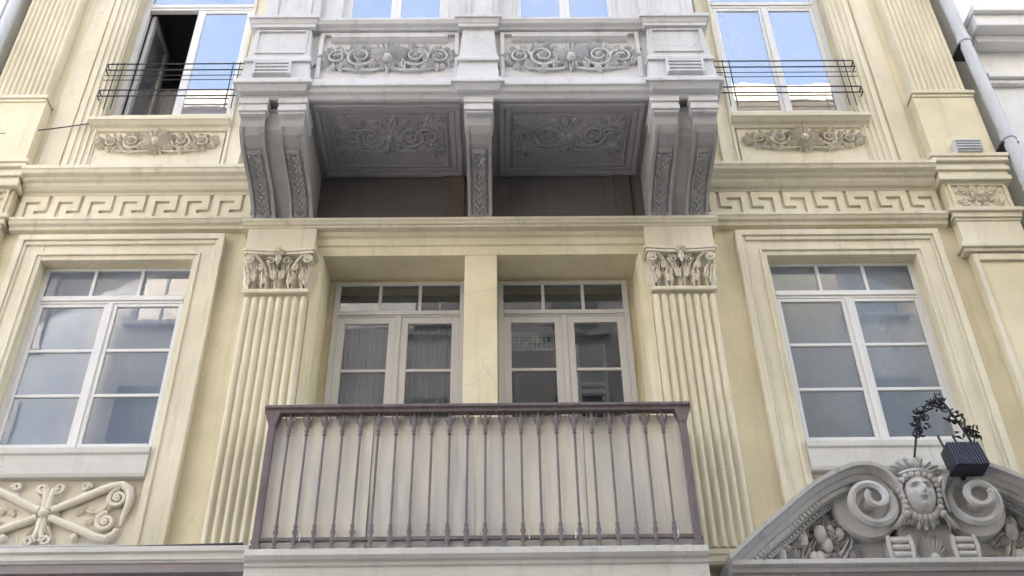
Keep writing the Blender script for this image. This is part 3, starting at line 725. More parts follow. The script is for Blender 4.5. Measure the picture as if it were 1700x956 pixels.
# soffit with two sunk panels
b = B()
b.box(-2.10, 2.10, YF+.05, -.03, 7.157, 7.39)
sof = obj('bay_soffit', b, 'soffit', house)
for s in (-1, 1):
    x0, x1 = side(s, .16, 1.53)
    b = B()
    for o_, d_ in ((0., .024), (.05, .014), (.125, .014)):
        t_ = .045 if o_ < .1 else .018
        ya, yb = YF+.08+o_, -.06-o_; xa, xb = x0+.02+o_, x1-.02-o_
        b.box(xa, xb, ya, ya+t_, 7.157-d_, 7.158); b.box(xa, xb, yb-t_, yb, 7.157-d_, 7.158)
        b.box(xa, xa+t_, ya+t_, yb-t_, 7.157-d_, 7.158); b.box(xb-t_, xb, ya+t_, yb-t_, 7.157-d_, 7.158)
    obj('soffit_moulding', b, 'soffit', sof, bevel=.006)
    b = B(); fr = below(s*.845, -.60, 7.157); scroll_panel(b, fr, 1.02+.05*s, .46, .022, seed=21+s)
    r_rosette(b, fr, 0, 0, .13, .028, 8)
    for k in range(14):
        a = 2*pi*k/14; r_leaf(b, fr, .16*cos(a), .13*sin(a), a, .13, .07, .022, 2.)
    for q in (-1, 1):
        for j in (-1, 1):
            for k in range(3): r_leaf(b, fr, q*.36, j*.13, atan2(j, q)+(k-1)*.5, .17, .08, .024, 2.)
    obj('soffit_relief', b, 'soffit', sof, smooth=55)

# ---- consoles carrying the bay
PROF = [(-1.045, 7.157), (-1.045, 7.085), (-1.02, 7.06), (-1.02, 7.0), (-1.01, 6.95), (-.99, 6.88), (-.945, 6.815), (-.86, 6.77), (-.74, 6.742), (-.60, 6.718), (-.46, 6.69), (-.345, 6.65), (-.25, 6.595), (-.19, 6.54), (-.165, 6.475)]
def console(x0, x1, relief=True):
    b = B(); poly = PROF+[(-.03, 6.4755), (-.03, 7.157)]
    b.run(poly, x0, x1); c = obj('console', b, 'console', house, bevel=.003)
    b = B()
    for z0, z1, e in ((7.09, 7.156, .022), (7.05, 7.09, .012), (7.0, 7.05, .018), (6.975, 7.0, .006)):
        b.box(x0-e, x1+e, -1.045-e*1.6, -.75, z0, z1)
    obj('console_cap', b, 'bay', c, bevel=.006)
    pts = PROF[5:]; cum = [0]
    for i in range(1, len(pts)): cum.append(cum[-1]+hypot(pts[i][0]-pts[i-1][0], pts[i][1]-pts[i-1][1]))
    xm = (x0+x1)/2; hw = (x1-x0)/2
    def fr(a, bb_, h):                     # a across, bb_ along the face from the bottom up, h outwards
        d = max(0, min(cum[-1]-1e-6, cum[-1]-bb_)); i = max(k for k in range(len(pts)-1) if cum[k] <= d)
        t = (d-cum[i])/(cum[i+1]-cum[i]); y = pts[i][0]+(pts[i+1][0]-pts[i][0])*t; z = pts[i][1]+(pts[i+1][1]-pts[i][1])*t
        ty, tz = pts[i+1][0]-pts[i][0], pts[i+1][1]-pts[i][1]; l = hypot(ty, tz)
        return (xm+a, y+tz/l*h, z-ty/l*h)
    b = B(); S = cum[-1]; ns = 16
    for q in (-1, 1):                       # edge fillets
        for i in range(ns):
            t0, t1 = S*i/ns, S*(i+1)/ns; a0, a1 = q*hw-(.03 if q > 0 else 0), q*hw+(.03 if q < 0 else 0)
            b.add([fr(a0, t0, 0), fr(a1, t0, 0), fr(a1, t0, .016), fr(a0, t0, .016), fr(a0, t1, 0), fr(a1, t1, 0), fr(a1, t1, .016), fr(a0, t1, .016)], [(3, 2, 6, 7), (0, 3, 7, 4), (1, 5, 6, 2)])
        obj('edge_fillet', b, 'console', c); b = B()
    b = B(); k = 0; t = .03
    while t < S*.66:
        for q in (-1, 1):
            r_leaf(b, fr, q*.012, t, pi/2-q*.55, .10, .045, .022, 2.)
            r_leaf(b, fr, q*.035, t+.02, pi/2-q*.2, .085, .035, .016, 2.)
        r_boss(b, fr, 0, t, .016, .028, 7); t += .068; k += 1
    for q in (-.045, 0, .045): r_boss(b, fr, q, S*.70, .016, .02, 8)
    obj('leaf_drop', b, 'console', c, smooth=55)
    a = B()
    a.add([fr(-.06, S*.735, 0), fr(.06, S*.735, 0), fr(.06, S*.735, .024), fr(-.06, S*.735, .024), fr(-.06, S*.77, 0), fr(.06, S*.77, 0), fr(.06, S*.77, .024), fr(-.06, S*.77, .024)], [(3, 2, 6, 7), (0, 3, 7, 4), (1, 5, 6, 2), (0, 1, 2, 3), (4, 7, 6, 5)])
    obj('leaf_bar', a, 'console', c)
for s in (-1, 1):
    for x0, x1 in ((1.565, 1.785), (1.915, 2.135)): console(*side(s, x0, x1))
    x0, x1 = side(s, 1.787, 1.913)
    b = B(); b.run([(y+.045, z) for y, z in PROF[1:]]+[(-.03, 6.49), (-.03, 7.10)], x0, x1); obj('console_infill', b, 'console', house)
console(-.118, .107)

# ---- balcony: slab
obj('balcony_slab', B().run([(.0, 2.55), (-.50, 2.55), (-.52, 2.62), (-.56, 2.66), (-.56, 2.93), (-.575, 2.94), (-.575, 2.965), (-.60, 2.975), (-.62, 3.0), (-.62, 3.045), (-.58, 3.055), (.34, 3.055)], -1.625, 1.625), 'slab', house, bevel=.004)
# ---- lower ledge on both sides of the balcony
LEDGE = [(0, 3.09), (-.29, 3.09), (-.30, 3.105), (-.31, 3.11), (-.31, 3.155), (-.33, 3.165), (-.33, 3.205), (0, 3.235)]
obj('ledge_soffit', B().box(-XE, -1.627, -.285, 0, 3.02, 3.089), 'ledgeunder', house, bevel=.006)  # board added to hold the painted shade under the ledge
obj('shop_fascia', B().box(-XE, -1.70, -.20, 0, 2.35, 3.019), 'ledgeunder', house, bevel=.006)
obj('lower_ledge', B().run(LEDGE, -XE, -1.627), 'slab', house, bevel=.003)
obj('lower_ledge', B().run([(y*.55, z) for y, z in LEDGE], 1.627, XE), 'trim', house, bevel=.003)

# ---- carved apron under the lower left window: crossed rods with curled ends
def rods(cx):
    b = B(); fr = front(cx, 3.60, -.012)
    for q in (-1, 1):
        f2 = fr if q > 0 else mirror(fr)
        r_tube(b, f2, [(.05, .03, .03), (.20, .10, .03), (.36, .18, .03), (.47, .225, .035), (.55, .24, .035), (.61, .205, .035), (.635, .14, .035), (.63, .06, .03), (.61, -.02, .025), (.60, -.10, .02)], [.030, .033, .034, .036, .038, .038, .036, .030, .022, .012], 8)
        r_tube(b, f2, [(.05, -.03, .03), (.20, -.09, .03), (.34, -.15, .03), (.44, -.20, .035), (.52, -.215, .035), (.575, -.18, .035), (.58, -.13, .03)], [.030, .033, .034, .036, .036, .030, .020], 8)
        for aa, bb_, r_ in ((.545, .125, .082), (.49, -.075, .078)):
            r_spiral(b, f2, aa, bb_, r_, .014, 1.7, pi/2, .025, .035, n=26); r_boss(b, f2, aa, bb_, .028, .07)
        for k, (aa, bb_) in enumerate(((.30, .05), (.38, .0), (.32, -.06), (.44, .04), (.24, .0), (.42, -.03))): r_leaf(b, f2, aa, bb_, .3*k-.4, .10, .06, .03, 2.)
        r_spiral(b, f2, .27, .225, .04, .01, 1.2, 0, .018, .03, n=14); r_boss(b, f2, .27, .155, .036, .05); r_boss(b, f2, .27, -.19, .036, .05)
        r_spiral(b, f2, .065, .215, .05, .012, 1.3, pi, .020, .03, n=16); r_spiral(b, f2, .06, -.225, .046, .012, -1.3, pi, .020, .03, n=16)
        r_tube(b, f2, [(.012, .04, .03), (.02, .13, .03), (.03, .20, .03)], [.034, .028, .032]); r_tube(b, f2, [(.012, -.04, .03), (.014, -.13, .03), (.03, -.20, .03)], [.034, .028, .028])
        r_leaf(b, f2, .02, 0, .1, .09, .08, .05, 1.); 
    r_rosette(b, fr, 0, 0, .075, .06, 6)
    for k in range(6): r_leaf(b, fr, 0, 0, k*pi/3, .11, .07, .05, 2.)
    for k in range(-2, 3): r_leaf(b, fr, 0, .06, pi/2+k*.3, .17, .06, .05, 2.); r_leaf(b, fr, 0, -.06, -pi/2+k*.3, .17, .06, .05, 2.)
    r_boss(b, fr, 0, 0, .05, .085, 12)
    return obj('carved_rods', b, 'relief', house, smooth=60)
rods(-3.36); rods(3.36)

# ---- broken segmental pediment over the entrance
PX = 3.29
ped = obj('pediment', B().run([(0, 2.90), (-.46, 2.90), (-.475, 2.925), (-.50, 2.93), (-.52, 2.94), (-.52, 2.975), (0, 2.995)], 1.80, 4.78), 'stone', house, bevel=.004)
obj('pediment_soffit', B().run([(0, 2.55), (-.34, 2.55), (-.36, 2.76), (-.42, 2.80), (-.45, 2.82), (-.45, 2.899), (0, 2.899)], 1.83, 4.75), 'ledgeunder', ped, bevel=.005)  # underside in the same shade-darkened colour
def sweep(b, path, prof, fr):                  # prof: (offset along the normal, height) for a moulding run along a curved path
    rows = []
    for i, (x, z) in enumerate(path):
        x0, z0 = path[max(0, i-1)]; x1, z1 = path[min(len(path)-1, i+1)]; l = hypot(x1-x0, z1-z0); nx, nz = -(z1-z0)/l, (x1-x0)/l
        t = i/(len(path)-1); k = 1 if t < .62 else 1-.78*((t-.62)/.38)      # narrows as it rolls into the scroll
        rows.append([fr(x+nx*o_*k, z+nz*o_*k, h if h == 0 else h-(1-k)*.10) for o_, h in prof])
    b.grid(rows)
def arc(pts, n=6):                              # Catmull-Rom through the points
    out = []
    for i in range(len(pts)-1):
        p0, p1, p2, p3 = pts[max(0, i-1)], pts[i], pts[i+1], pts[min(len(pts)-1, i+2)]
        for k in range(n):
            t = k/n; out.append(tuple(.5*(2*p1[d]+(p2[d]-p0[d])*t+(2*p0[d]-5*p1[d]+4*p2[d]-p3[d])*t*t+(3*p1[d]-p0[d]-3*p2[d]+p3[d])*t**3) for d in (0, 1)))
    return out+[pts[-1]]
RAKE = arc([(-1.50, 2.965), (-1.27, 3.165), (-1.06, 3.33), (-.80, 3.53), (-.56, 3.655), (-.42, 3.69), (-.29, 3.668), (-.20, 3.59), (-.158, 3.47), (-.175, 3.34)])
for q in (1, -1):
    fr = (lambda a, b_, h: (PX+a, -h, b_)) if q > 0 else (lambda a, b_, h: (PX-a, -h, b_))
    b = B(); sweep(b, RAKE, [(-.16, .26), (-.16, .36), (-.125, .37), (-.12, .41), (-.09, .42), (-.075, .46), (-.04, .475), (-.035, .50), (-.005, .52), (.0, .56), (.03, .565), (.035, .0)], fr)
    n_ = 12; b.f += [tuple(range(n_)), tuple(range(len(b.v)-n_, len(b.v)))]
    obj('raking_cornice', b, 'stone', ped, smooth=35)
    b = B(); dense = arc([(-1.50, 2.965), (-1.27, 3.165), (-1.06, 3.33), (-.80, 3.53), (-.56, 3.655), (-.42, 3.69)], 9)
    for i in range(2, len(dense)-3):
        (x0, z0), (x1, z1) = dense[i], dense[i+1]; l = hypot(x1-x0, z1-z0); nx, nz = -(z1-z0)/l, (x1-x0)/l; tx, tz = (x1-x0)/l, (z1-z0)/l
        for o0, o1, h0, h1, w_ in ((-.115, -.082, .405, .448, .014), (-.150, -.128, .35, .384, .011)):
            cs = [(x0+tx*u_+nx*o_, z0+tz*u_+nz*o_) for u_, o_ in ((-w_, o0), (w_, o0), (w_, o1), (-w_, o1))]
            b.prism(cs, lambda a, c, d: fr(a, c, d), h0, h1)
    dn = obj('dentil_course', b, 'stone', ped); dn['kind'] = 'stuff'
    # tympanum field behind
    poly = [(x, z-.01) for x, z in RAKE[:31]]+[(-.40, 3.5), (-.205, 3.2), (-.205, 2.99)]
    b = B(); b.prism(poly, lambda a, c, d: fr(a, c, d), 0.0, .27); obj('tympanum', b, 'stone', ped)
    # scroll with its eye
    b = B(); cx, cz = -.40, 3.43
    b.lathe([(.245, .0), (.245, .36), (.235, .38), (.15, .385), (.05, .39)], lambda x, y, h: fr(cx+x, cz+y, h), 28)
    r_spiral(b, lambda a, c, h: fr(a, c, h), cx, cz, .228, .045, -1.85, radians(96), .038, .41, .6, 48)
    r_boss(b, lambda a, c, h: fr(a, c, .38+h), cx, cz, .06, .10, 14)
    obj('scroll', b, 'stone', ped, smooth=50)
    # bracket with three ribs under the scroll
    b = B(); bx = -.235
    b.box(*sorted((PX+q*(bx-.065), PX+q*(bx+.065))), -.42, -.2, 2.995, 3.18)
    for k in range(3): b.tube([fr(bx-.065, 3.04+k*.052, .425), fr(bx+.065, 3.04+k*.052, .425)], .022, 8)
    for e in (-.075, .075): b.tube([fr(bx+e, 3.0, .425), fr(bx+e*1.15, 3.10, .435), fr(bx+e, 3.18, .425)], .018, 8)
    obj('ribbed_bracket', b, 'stone', ped, smooth=50, bevel=.006)
    # fruit and leaves in the tympanum
    b = B(); rnd = random.Random(5+q); fl = lambda a, c, h: fr(a, c, .27+h)
    for k in range(15):
        x = rnd.uniform(-1.08, -.60); z = rnd.uniform(3.02, min(3.40, 3.02+(x+1.2)*.72)); r_ = rnd.uniform(.035, .062)
        p_ = fr(x, z, .28+rnd.uniform(0, .07)); b.blob(p_, (r_*.85, r_*.8, r_*1.25), 9, 6)
    for k in range(80):
        x = rnd.uniform(-1.20, -.55); z = rnd.uniform(3.0, min(3.45, 3.03+(x+1.28)*.66)); r_leaf(b, fl, x, z, rnd.uniform(-.6, 2.6), rnd.uniform(.10, .17), rnd.uniform(.05, .085), rnd.uniform(.05, .10), 2.5, bend=rnd.uniform(-1, 1))
    obj('fruit_swag', b, 'stone', ped, smooth=55)
b = B(); b.box(PX-.20, PX+.20, -.36, 0, 2.995, 3.30); obj('centre_block', b, 'stone', ped, bevel=.01)
b = B(); fr = front(PX+.01, 3.01, -.36)
for k in range(-4, 5): r_leaf(b, fr, k*.008, .01, pi/2+k*.33, .20-.012*abs(k), .055, .045, 1., bend=-k*.12)
r_boss(b, fr, 0, .02, .04, .06); obj('palmette', b, 'stone', ped, smooth=55)
# carved head: face, hair, diadem and collar as one carving with pieces
def face_h(a, c):
    e = 1-a*a*1.15-(c/1.28)**2
    h = .95*sqrt(max(0, e))
    G = lambda x, y, sx, sy: exp(-((a-x)/sx)**2-((c-y)/sy)**2)
    h += .40*G(0, -.08, .11, .20)+.24*G(0, -.24, .16, .09)+.14*G(0, .12, .09, .25)
    h += .18*(G(-.32, .36, .26, .08)+G(.32, .36, .26, .08))-.34*(G(-.33, .15, .19, .13)+G(.33, .15, .19, .13))+.20*(G(-.33, .13, .11, .06)+G(.33, .13, .11, .06))
    h += .16*G(0, -.43, .22, .05)+.16*G(0, -.58, .18, .06)-.14*G(0, -.505, .24, .03)-.08*G(0, -.68, .2, .05)+.15*G(0, -.82, .20, .15)+.06*(G(-.45, -.2, .2, .2)+G(.45, -.2, .2, .2))
    return h
HX, HZ, HR = 3.275, 3.50, .132
hd = thing
b = B(); n = 34; rows = []
for j in range(n):
    c = -1.27+2.54*j/(n-1); m_ = sqrt(max(0.0, (1-(c/1.28)**2)/1.15)); rows.append([(HX+HR*m_*(-1+2*i/(n-1)), -.44-HR*.95*face_h(m_*(-1+2*i/(n-1)), c), HZ+HR*1.05*c) for i in range(n)])
b.grid(rows); hd = obj('carved_head', b, 'stone', ped, smooth=70)
obj('head_backing', (lambda q_: (q_.blob((HX, -.40, HZ+.03), (.165, .16, .20), 14, 10), q_)[1])(B()), 'stone', hd) if False else None
b = B(); b.blob((HX, -.38, HZ+.05), (.160, .13, .19), 16, 10)
rnd = random.Random(9)
for ring, (rr, zz, yy, cnt) in enumerate(((.135, .115, -.53, 9), (.15, .155, -.49, 9), (.15, .19, -.44, 8))):
    for k in range(cnt):
        a = pi*(k+.5)/cnt; b.blob((HX+rr*cos(a)*1.02, yy+.05*(1-sin(a)), HZ+zz*sin(a)**.7*.9+.02), (.026, .028, .026), 8, 6)
for q in (-1, 1):
    for k in range(7): b.blob((HX+q*(.138+.012*sin(k)), -.47, HZ+.10-k*.045), (.028, .04, .028), 8, 6)
    for k in range(3): b.tube([(HX+q*.13, -.46, HZ-.15), (HX+q*(.17+.02*k), -.44, HZ-.20-.02*k), (HX+q*(.19+.03*k), -.40, HZ-.26)], [.02, .018, .008], 7)
obj('hair', b, 'stone', hd, smooth=60)
b = B(); b.tube([(HX+.155*cos(a), -.42-.13*sin(a)*.95, HZ+.12+.03*sin(a)) for a in [pi*i/14 for i in range(15)]], .016, 8)
for k in range(9):
    a = pi*(k+.5)/9; r_leaf(b, front(HX, HZ+.14, -.47), .11*cos(a), .03*sin(a), a, .10, .06, .05, 2.)
for q in (-1, 1): b.blob((HX+q*.055, -.46, HZ+.27), (.04, .045, .04), 10, 7)
b.blob((HX, -.47, HZ+.23), (.05, .05, .05), 10, 7)
obj('diadem', b, 'stone', hd, smooth=60)
b = B()
for k in range(9):
    a = -pi*(k+.5)/9; b.blob((HX+.11*cos(a), -.44, HZ-.12+.075*sin(a)), (.03, .05, .034), 8, 6)
for k in range(5): r_leaf(b, front(HX, HZ-.14, -.42), 0, 0, -pi/2+(k-2)*.42, .14, .06, .05, 2.)
obj('beard', b, 'stone', hd, smooth=60)

# ================================================================== things fixed to the house
# ---- balcony railing
rail = thing('balcony_railing', (0, -.55, 3.06), 'violet brown iron balcony railing with slender moulded balusters below the bay', 'railing')
RX = 1.60; RY = -.555
b = B(); b.run([(RY-.035, 4.165), (RY+.035, 4.165), (RY+.035, 4.19), (RY+.055, 4.2), (RY+.055, 4.225), (RY-.055, 4.225), (RY-.055, 4.2), (RY-.035, 4.19)], -RX-.035, RX+.035); obj('handrail', b, 'iron', rail, bevel=.005)
for s in (-1, 1):
    b = B(); x0, x1 = side(s, RX-.035, RX+.03); b.box(x0, x1, RY+.056, -.10, 4.168, 4.222); obj('handrail', b, 'iron', rail, bevel=.005)
    obj('bottom_rail', B().box(*side(s, RX-.014, RX+.014), RY+.015, -.10, 3.13, 3.15), 'iron', rail)
obj('bottom_rail', B().box(-RX+.02, RX-.02, RY-.016, RY+.016, 3.128, 3.152), 'iron', rail)
for s in (-1, 1):
    b = B(); x = s*(RX-.03); b.box(x-.026, x+.026, RY-.026, RY+.026, 3.056, 4.166); b.box(x-.036, x+.036, RY-.036, RY+.036, 3.056, 3.09)
    b.add([(x-.026, RY-.03, 4.06), (x+.026, RY-.03, 4.06), (x+.026, RY+.03, 4.06), (x-.026, RY+.03, 4.06), (x-.06, RY-.04, 4.165), (x+.06, RY-.04, 4.165), (x+.06, RY+.04, 4.165), (x-.06, RY+.04, 4.165)], [(0, 1, 5, 4), (1, 2, 6, 5), (2, 3, 7, 6), (3, 0, 4, 7)])
    obj('post', b, 'iron', rail, bevel=.004)
pitch = .1358; xb0 = -10.5*pitch-.012
b = B(); fn = lambda x, y, h: (xb0+x, RY+y, h)
b.lathe([(.0095, 3.10), (.0095, 4.12)], fn, 7)
b.lathe([(.008, 3.057), (.02, 3.06), (.02, 3.075), (.010, 3.095), (.024, 3.125), (.024, 3.14), (.012, 3.165), (.021, 3.195), (.012, 3.225), (.017, 3.24), (.009, 3.265)], fn, 9)
b.lathe([(.009, 3.975), (.017, 3.985), (.010, 4.0), (.018, 4.015), (.012, 4.035), (.02, 4.07), (.024, 4.10), (.014, 4.125), (.012, 4.166)], fn, 9)
for q in (-1, 1): b.tube([(xb0+q*.008, RY, 4.05), (xb0+q*.024, RY, 4.09), (xb0+q*.036, RY, 4.13), (xb0+q*.03, RY, 4.16)], [.007, .009, .008, .005], 6)
bal = obj('baluster', b, 'iron', rail, smooth=50)
for k in range(1, 22): again(bal, k*pitch, 0, 0, rail)
for s in (-1, 1):
    for k in range(2): again(bal, s*(RX-.03)-xb0, .14+k*.14, 0, rail)
scr = thing('balcony_screen', (0, -.52, 3.16), 'frosted beige grey screen sheets tied behind the balcony balusters', 'screen')
for k, (x0, x1) in enumerate(((-1.575, -.80), (-.795, -.02), (-.012, .80), (.806, 1.575))):
    b = B(); n = 14; rows = []
    for j in range(9):
        z = 3.062+(4.15-3.062)*j/8
        rows.append([(x0+(x1-x0)*i/n, RY+.034+.014*sin(i*.75+k*2)*(.4+.6*sin(j*.45+k))+.006*sin(j*1.1+i*.3), z+.006*sin(i*.5+k)) for i in range(n+1)])
    b.grid(rows); obj('sheet', b, 'screen', scr, smooth=80)
for k, x in enumerate((-1.26, .37, .70, 1.43)):
    obj('cable_tie', B().tube([(x, RY-.02, 3.12), (x+.004, RY-.028, 3.15), (x, RY-.02, 3.185)], .004, 5), 'white', scr)

# ---- guard bars on the upper windows
for s, lab in ((-1, 'black iron guard bars across the half open upper left window'), (1, 'black iron guard bars across the upper right window beside the downpipe')):
    g = thing('window_guard', (s*3.22, -.11, 8.2), lab, 'window guard', 'guards on the upper windows')
    a0, a1 = side(s, 2.47, 3.97)
    for z, r_ in ((8.245, .008), (8.335, .008), (8.49, .005), (8.56, .005), (8.645, .008), (8.74, .008)): obj('bar', B().tube([(a0, -.12, z), (a1, -.12, z)], r_, 6), 'blackiron', g)
    for x in (a0+.10, a0+.17, a1-.17, a1-.10): obj('upright', B().tube([(x, -.12, 8.05), (x, -.12, 8.76)], .006, 5), 'blackiron', g)
    for x in (a0, a1):
        for z in (8.29, 8.69):
            obj('bracket', B().tube([(x, .0, z), (x, -.12, z+.045), (x, -.125, z-.05), (x, .0, z-.045)], .008, 5), 'blackiron', g)

# ---- downpipes
def downpipe(x0, x1, z0, z1, y, label, brackets):
    d = thing('downpipe', (x0, y, z0), label, 'downpipe'); f_ = lambda z: x0+(x1-x0)*(z-z0)/(z1-z0)
    zs = [z0]+[z for z in brackets]+[z1]
    for i in range(len(zs)-1):
        obj('pipe_length', B().tube([(f_(zs[i]), y, zs[i]), (f_(zs[i+1]), y, zs[i+1])], .062, 14), 'zinc', d, smooth=50)
    for z in brackets:
        obj('collar', B().tube([(f_(z), y, z-.04), (f_(z), y, z-.035), (f_(z), y, z+.035), (f_(z), y, z+.04)], [.064, .074, .074, .064], 14), 'zinc', d, smooth=50)
        obj('bracket', B().box(f_(z)-.085, f_(z)+.085, y-.012, 0, z-.075, z-.05), 'blackiron', d)
    return d
downpipe(5.43, 5.085, -ZO, 13.5, -.215, 'grey round downpipe at the right edge of the yellow house', [2.1, 4.8, 7.46, 8.93, 11.0])
downpipe(-5.21, -5.21, -ZO, 13.5, -.16, 'pale downpipe at the left edge of the yellow house', [2.1, 4.8, 7.3, 10.4, 12.5])
tag(obj('wall_cable', B().tube([(5.52-.023*z, -.13, z) for z in (-1.5, 2, 5, 8, 11, 13)], .012, 6), 'rubber'), 'dark cable running down beside the right downpipe', 'cable')
def sag(p0, p1, d, n=9): return [(p0[0]+(p1[0]-p0[0])*t, p0[1]+(p1[1]-p0[1])*t, p0[2]+(p1[2]-p0[2])*t-d*4*t*(1-t)) for t in [i/n for i in range(n+1)]]
tag(obj('wall_cable', B().tube(sag((-5.1, -.18, 7.62), (-3.97, -.07, 7.90), .03), .006, 5), 'rubber'), 'thin cable strung to the sill of the upper left window', 'cable')
tag(obj('wall_cable', B().tube(sag((-5.1, -.19, 3.25), (-1.75, -.20, 3.27), .012, 14), .012, 5), 'rubber'), 'dark cable lying along the ledge under the lower left window', 'cable')

# ---- bird spikes on the lower left ledge
b = B(); rnd = random.Random(4)
b.box(-5.0, -2.62, -.29, -.25, 3.228, 3.236)
for k in range(110):
    x = -4.98+k*.0214; l = rnd.uniform(.07, .10); dx, dy = rnd.uniform(-.03, .03), rnd.choice((-.035, 0, .03))
    b.tube([(x, -.27, 3.23), (x+dx, -.27+dy, 3.23+l)], .0016, 3)
tag(obj('bird_spikes', b, 'zinc'), 'strip of wire bird spikes on the ledge under the lower left window', 'bird spikes')

# ---- small louvred lamp box on the right pier cornice
lb = thing('ledge_box', (4.79, -.16, 7.262), 'small pale louvred box standing on the right pier cornice', 'box')
obj('housing', B().box(4.66, 4.92, -.24, -.16, 7.264, 7.43), 'bay', lb, bevel=.006)
for k in range(4): obj('louvre', B().box(4.665, 4.915, -.262, -.238, 7.285+k*.035, 7.297+k*.035), 'zinc', lb)

# ---- floodlight and iron scrollwork over the pediment
fl = thing('floodlight', (3.64, -.56, 3.66), 'dark navy finned floodlight box standing on the pediment beside the carved head', 'floodlight')
b = B(); x0, x1 = 3.515, 3.765
pr_ = [(-.68, 3.62), (-.52, 3.60), (-.47, 3.82), (-.60, 3.84)]
b.run(pr_, x0, x1); obj('housing', b, 'navy', fl, bevel=.008)
for k in range(12):
    x = x0+.012+k*(x1-x0-.024)/11; b = B(); b.run([(-.698, 3.62), (-.672, 3.62), (-.592, 3.838), (-.618, 3.846)], x-.006, x+.006); obj('fin', b, 'navy', fl)
for x in (x0+.01, (x0+x1)/2-.0, x1-.01): obj('stay', B().tube([(x, -.55, 3.83), (x+.0, -.52, 3.90), (x+.0, -.50, 3.96)], .009, 6), 'blackiron', fl)
obj('bracket', B().tube([(3.64, -.47, 3.62), (3.64, -.25, 3.66), (3.64, -.01, 3.72)], .02, 8), 'blackiron', fl)
ir = thing('iron_scrollwork', (3.45, -.5, 3.80), 'black wrought iron arch with leaf tufts rising above the carved head', 'ironwork')
A1 = [(3.30, -.50, 3.78), (3.325, -.55, 3.90), (3.36, -.58, 4.02), (3.41, -.59, 4.12), (3.48, -.60, 4.20), (3.56, -.60, 4.235), (3.61, -.60, 4.17), (3.66, -.59, 4.05), (3.70, -.58, 3.95), (3.74, -.56, 3.88)]
obj('arch', B().tube([Vector(p) for p in A1], [.009, .009, .009, .008, .008, .008, .008, .008, .008, .007], 7), 'blackiron', ir, smooth=50)
rnd = random.Random(12)
for (cx, cz, n_, R_) in ((3.36, 3.99, 26, .06), (3.55, 4.20, 34, .06), (3.66, 4.06, 28, .05), (3.70, 3.94, 26, .05), (3.40, 4.12, 14, .04), (3.77, 3.92, 16, .04)):
    b = B()
    for k in range(n_):
        a = rnd.uniform(0, 2*pi); r_ = R_*sqrt(rnd.random())
        r_leaf(b, front(cx+r_*cos(a), cz+r_*sin(a), -.60+rnd.uniform(-.04, .05)), 0, 0, rnd.uniform(0, 2*pi), rnd.uniform(.025, .06), rnd.uniform(.006, .014), .012, 1.5, bend=rnd.uniform(-1.5, 1.5))
    obj('leaf_tuft', b, 'blackiron', ir)
for p in ((3.37, 4.02, -1), (3.63, 4.10, 1), (3.72, 3.93, 1), (3.50, 4.17, -1), (3.57, 4.15, 1), (3.35, 3.93, -1), (3.40, 4.08, 1)):
    b = B(); r_spiral(b, front(p[0], p[1], -.59), p[2]*.03, 0, .045, .01, 1.4*p[2], pi/2, .007, .0, n=18); obj('curl', b, 'blackiron', ir, smooth=50)

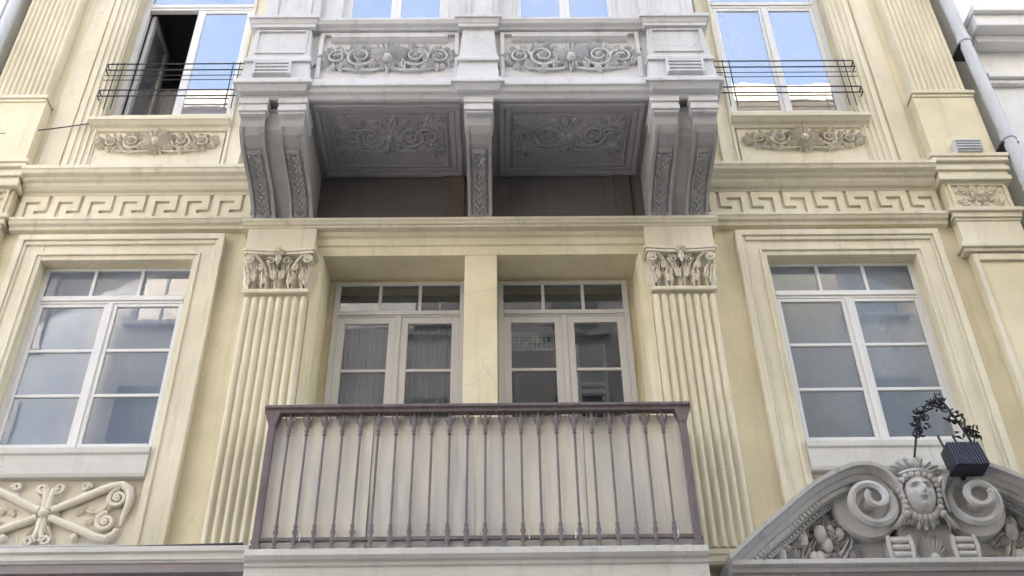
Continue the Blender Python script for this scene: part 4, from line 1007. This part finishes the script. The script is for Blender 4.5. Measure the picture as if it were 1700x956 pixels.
# ================================================================== neighbours and the far side of the street
nb = thing('neighbour_building', (9, 0, -ZO), 'white rendered neighbouring house at the right edge behind the downpipe', 'building')
obj('wall', B().box(XE+.2, 13, .02, 9, -ZO, 19.5), 'nb', nb)  # unseen upper part raised to keep the far houses in shadow
for z0, z1, p_ in ((9.02, 9.12, .16), (9.12, 9.30, .30), (9.30, 9.40, .36), (8.46, 8.52, .06), (8.52, 8.60, .10)):
    obj('cornice_band', B().box(XE+.28-p_*.15, 13+p_*.1, .02-p_, .02, z0, z1-.001), 'nb', nb, bevel=.01)
nw = obj('window', B().box(6.4, 7.6, -.01, .02, 9.7, 11.8), 'white', nb); obj('pane', B().box(6.5, 7.5, -.014, -.011, 9.8, 11.7), 'darkwin', nw)
nl = thing('neighbour_building', (-9, 0, -ZO), 'neighbouring house with a dark window at the far left edge', 'building')
obj('wall', B().box(-13, -XE-.16, .02, 9, -ZO, 19.5), 'nb', nl)  # top likewise raised out of view to shade the far houses
nw = obj('window', B().box(-6.6, -5.42, -.02, .02, 8.3, 11), 'white', nl); obj('pane', B().box(-6.5, -5.50, -.026, -.021, 8.4, 10.9), 'darkwin', nw)

def across(name, x0, x1, h, y, mat, label, floors=6, bays=4):
    t = thing(name, ((x0+x1)/2, y, -ZO), label, 'building', 'buildings across the street')
    obj('wall', B().box(x0, x1, y-8, y, -ZO, h), mat, t)
    obj('roof_cornice', B().box(x0-.1, x1+.1, y+.001, y+.45, h-.5, h+.1), mat, t, bevel=.03)
    fh = (h+ZO-.8)/floors
    wd = None
    for j in range(floors):
        for i in range(bays):
            xc = x0+(x1-x0)*(i+.5)/bays; z = -ZO+fh*j+.9
            if wd is None:
                b = B(); b.box(xc-.62, xc-.5, y+.001, y+.08, z, z+1.9); b.box(xc+.5, xc+.62, y+.001, y+.08, z, z+1.9); b.box(xc-.5, xc+.5, y+.001, y+.08, z+1.78, z+1.9); b.box(xc-.7, xc+.7, y+.001, y+.16, z-.1, z-.001); b.box(xc-.02, xc+.02, y+.012, y+.05, z, z+1.78)
                wd = obj('window', b, 'opp2', t); px0, pz0 = xc, z
                pn = obj('pane', B().box(xc-.5, xc+.5, y+.002, y+.01, z, z+1.78), 'darkwin', wd)
            else:
                w2 = again(wd, xc-px0, 0, z-pz0, t); again(pn, xc-px0, 0, z-pz0, w2)
    return t
across('street_house', -8.3, 3.2, 19.3, -10, 'opp2', 'tall dark grey house across the street between two paler houses')
across('street_house', -24, -8.35, 18.6, -10.2, 'nb2', 'blue grey house across the street left of the dark grey one', bays=5)
across('street_house', 3.25, 19, 19.4, -10, 'opp', 'cream house across the street right of the dark grey one', bays=5)
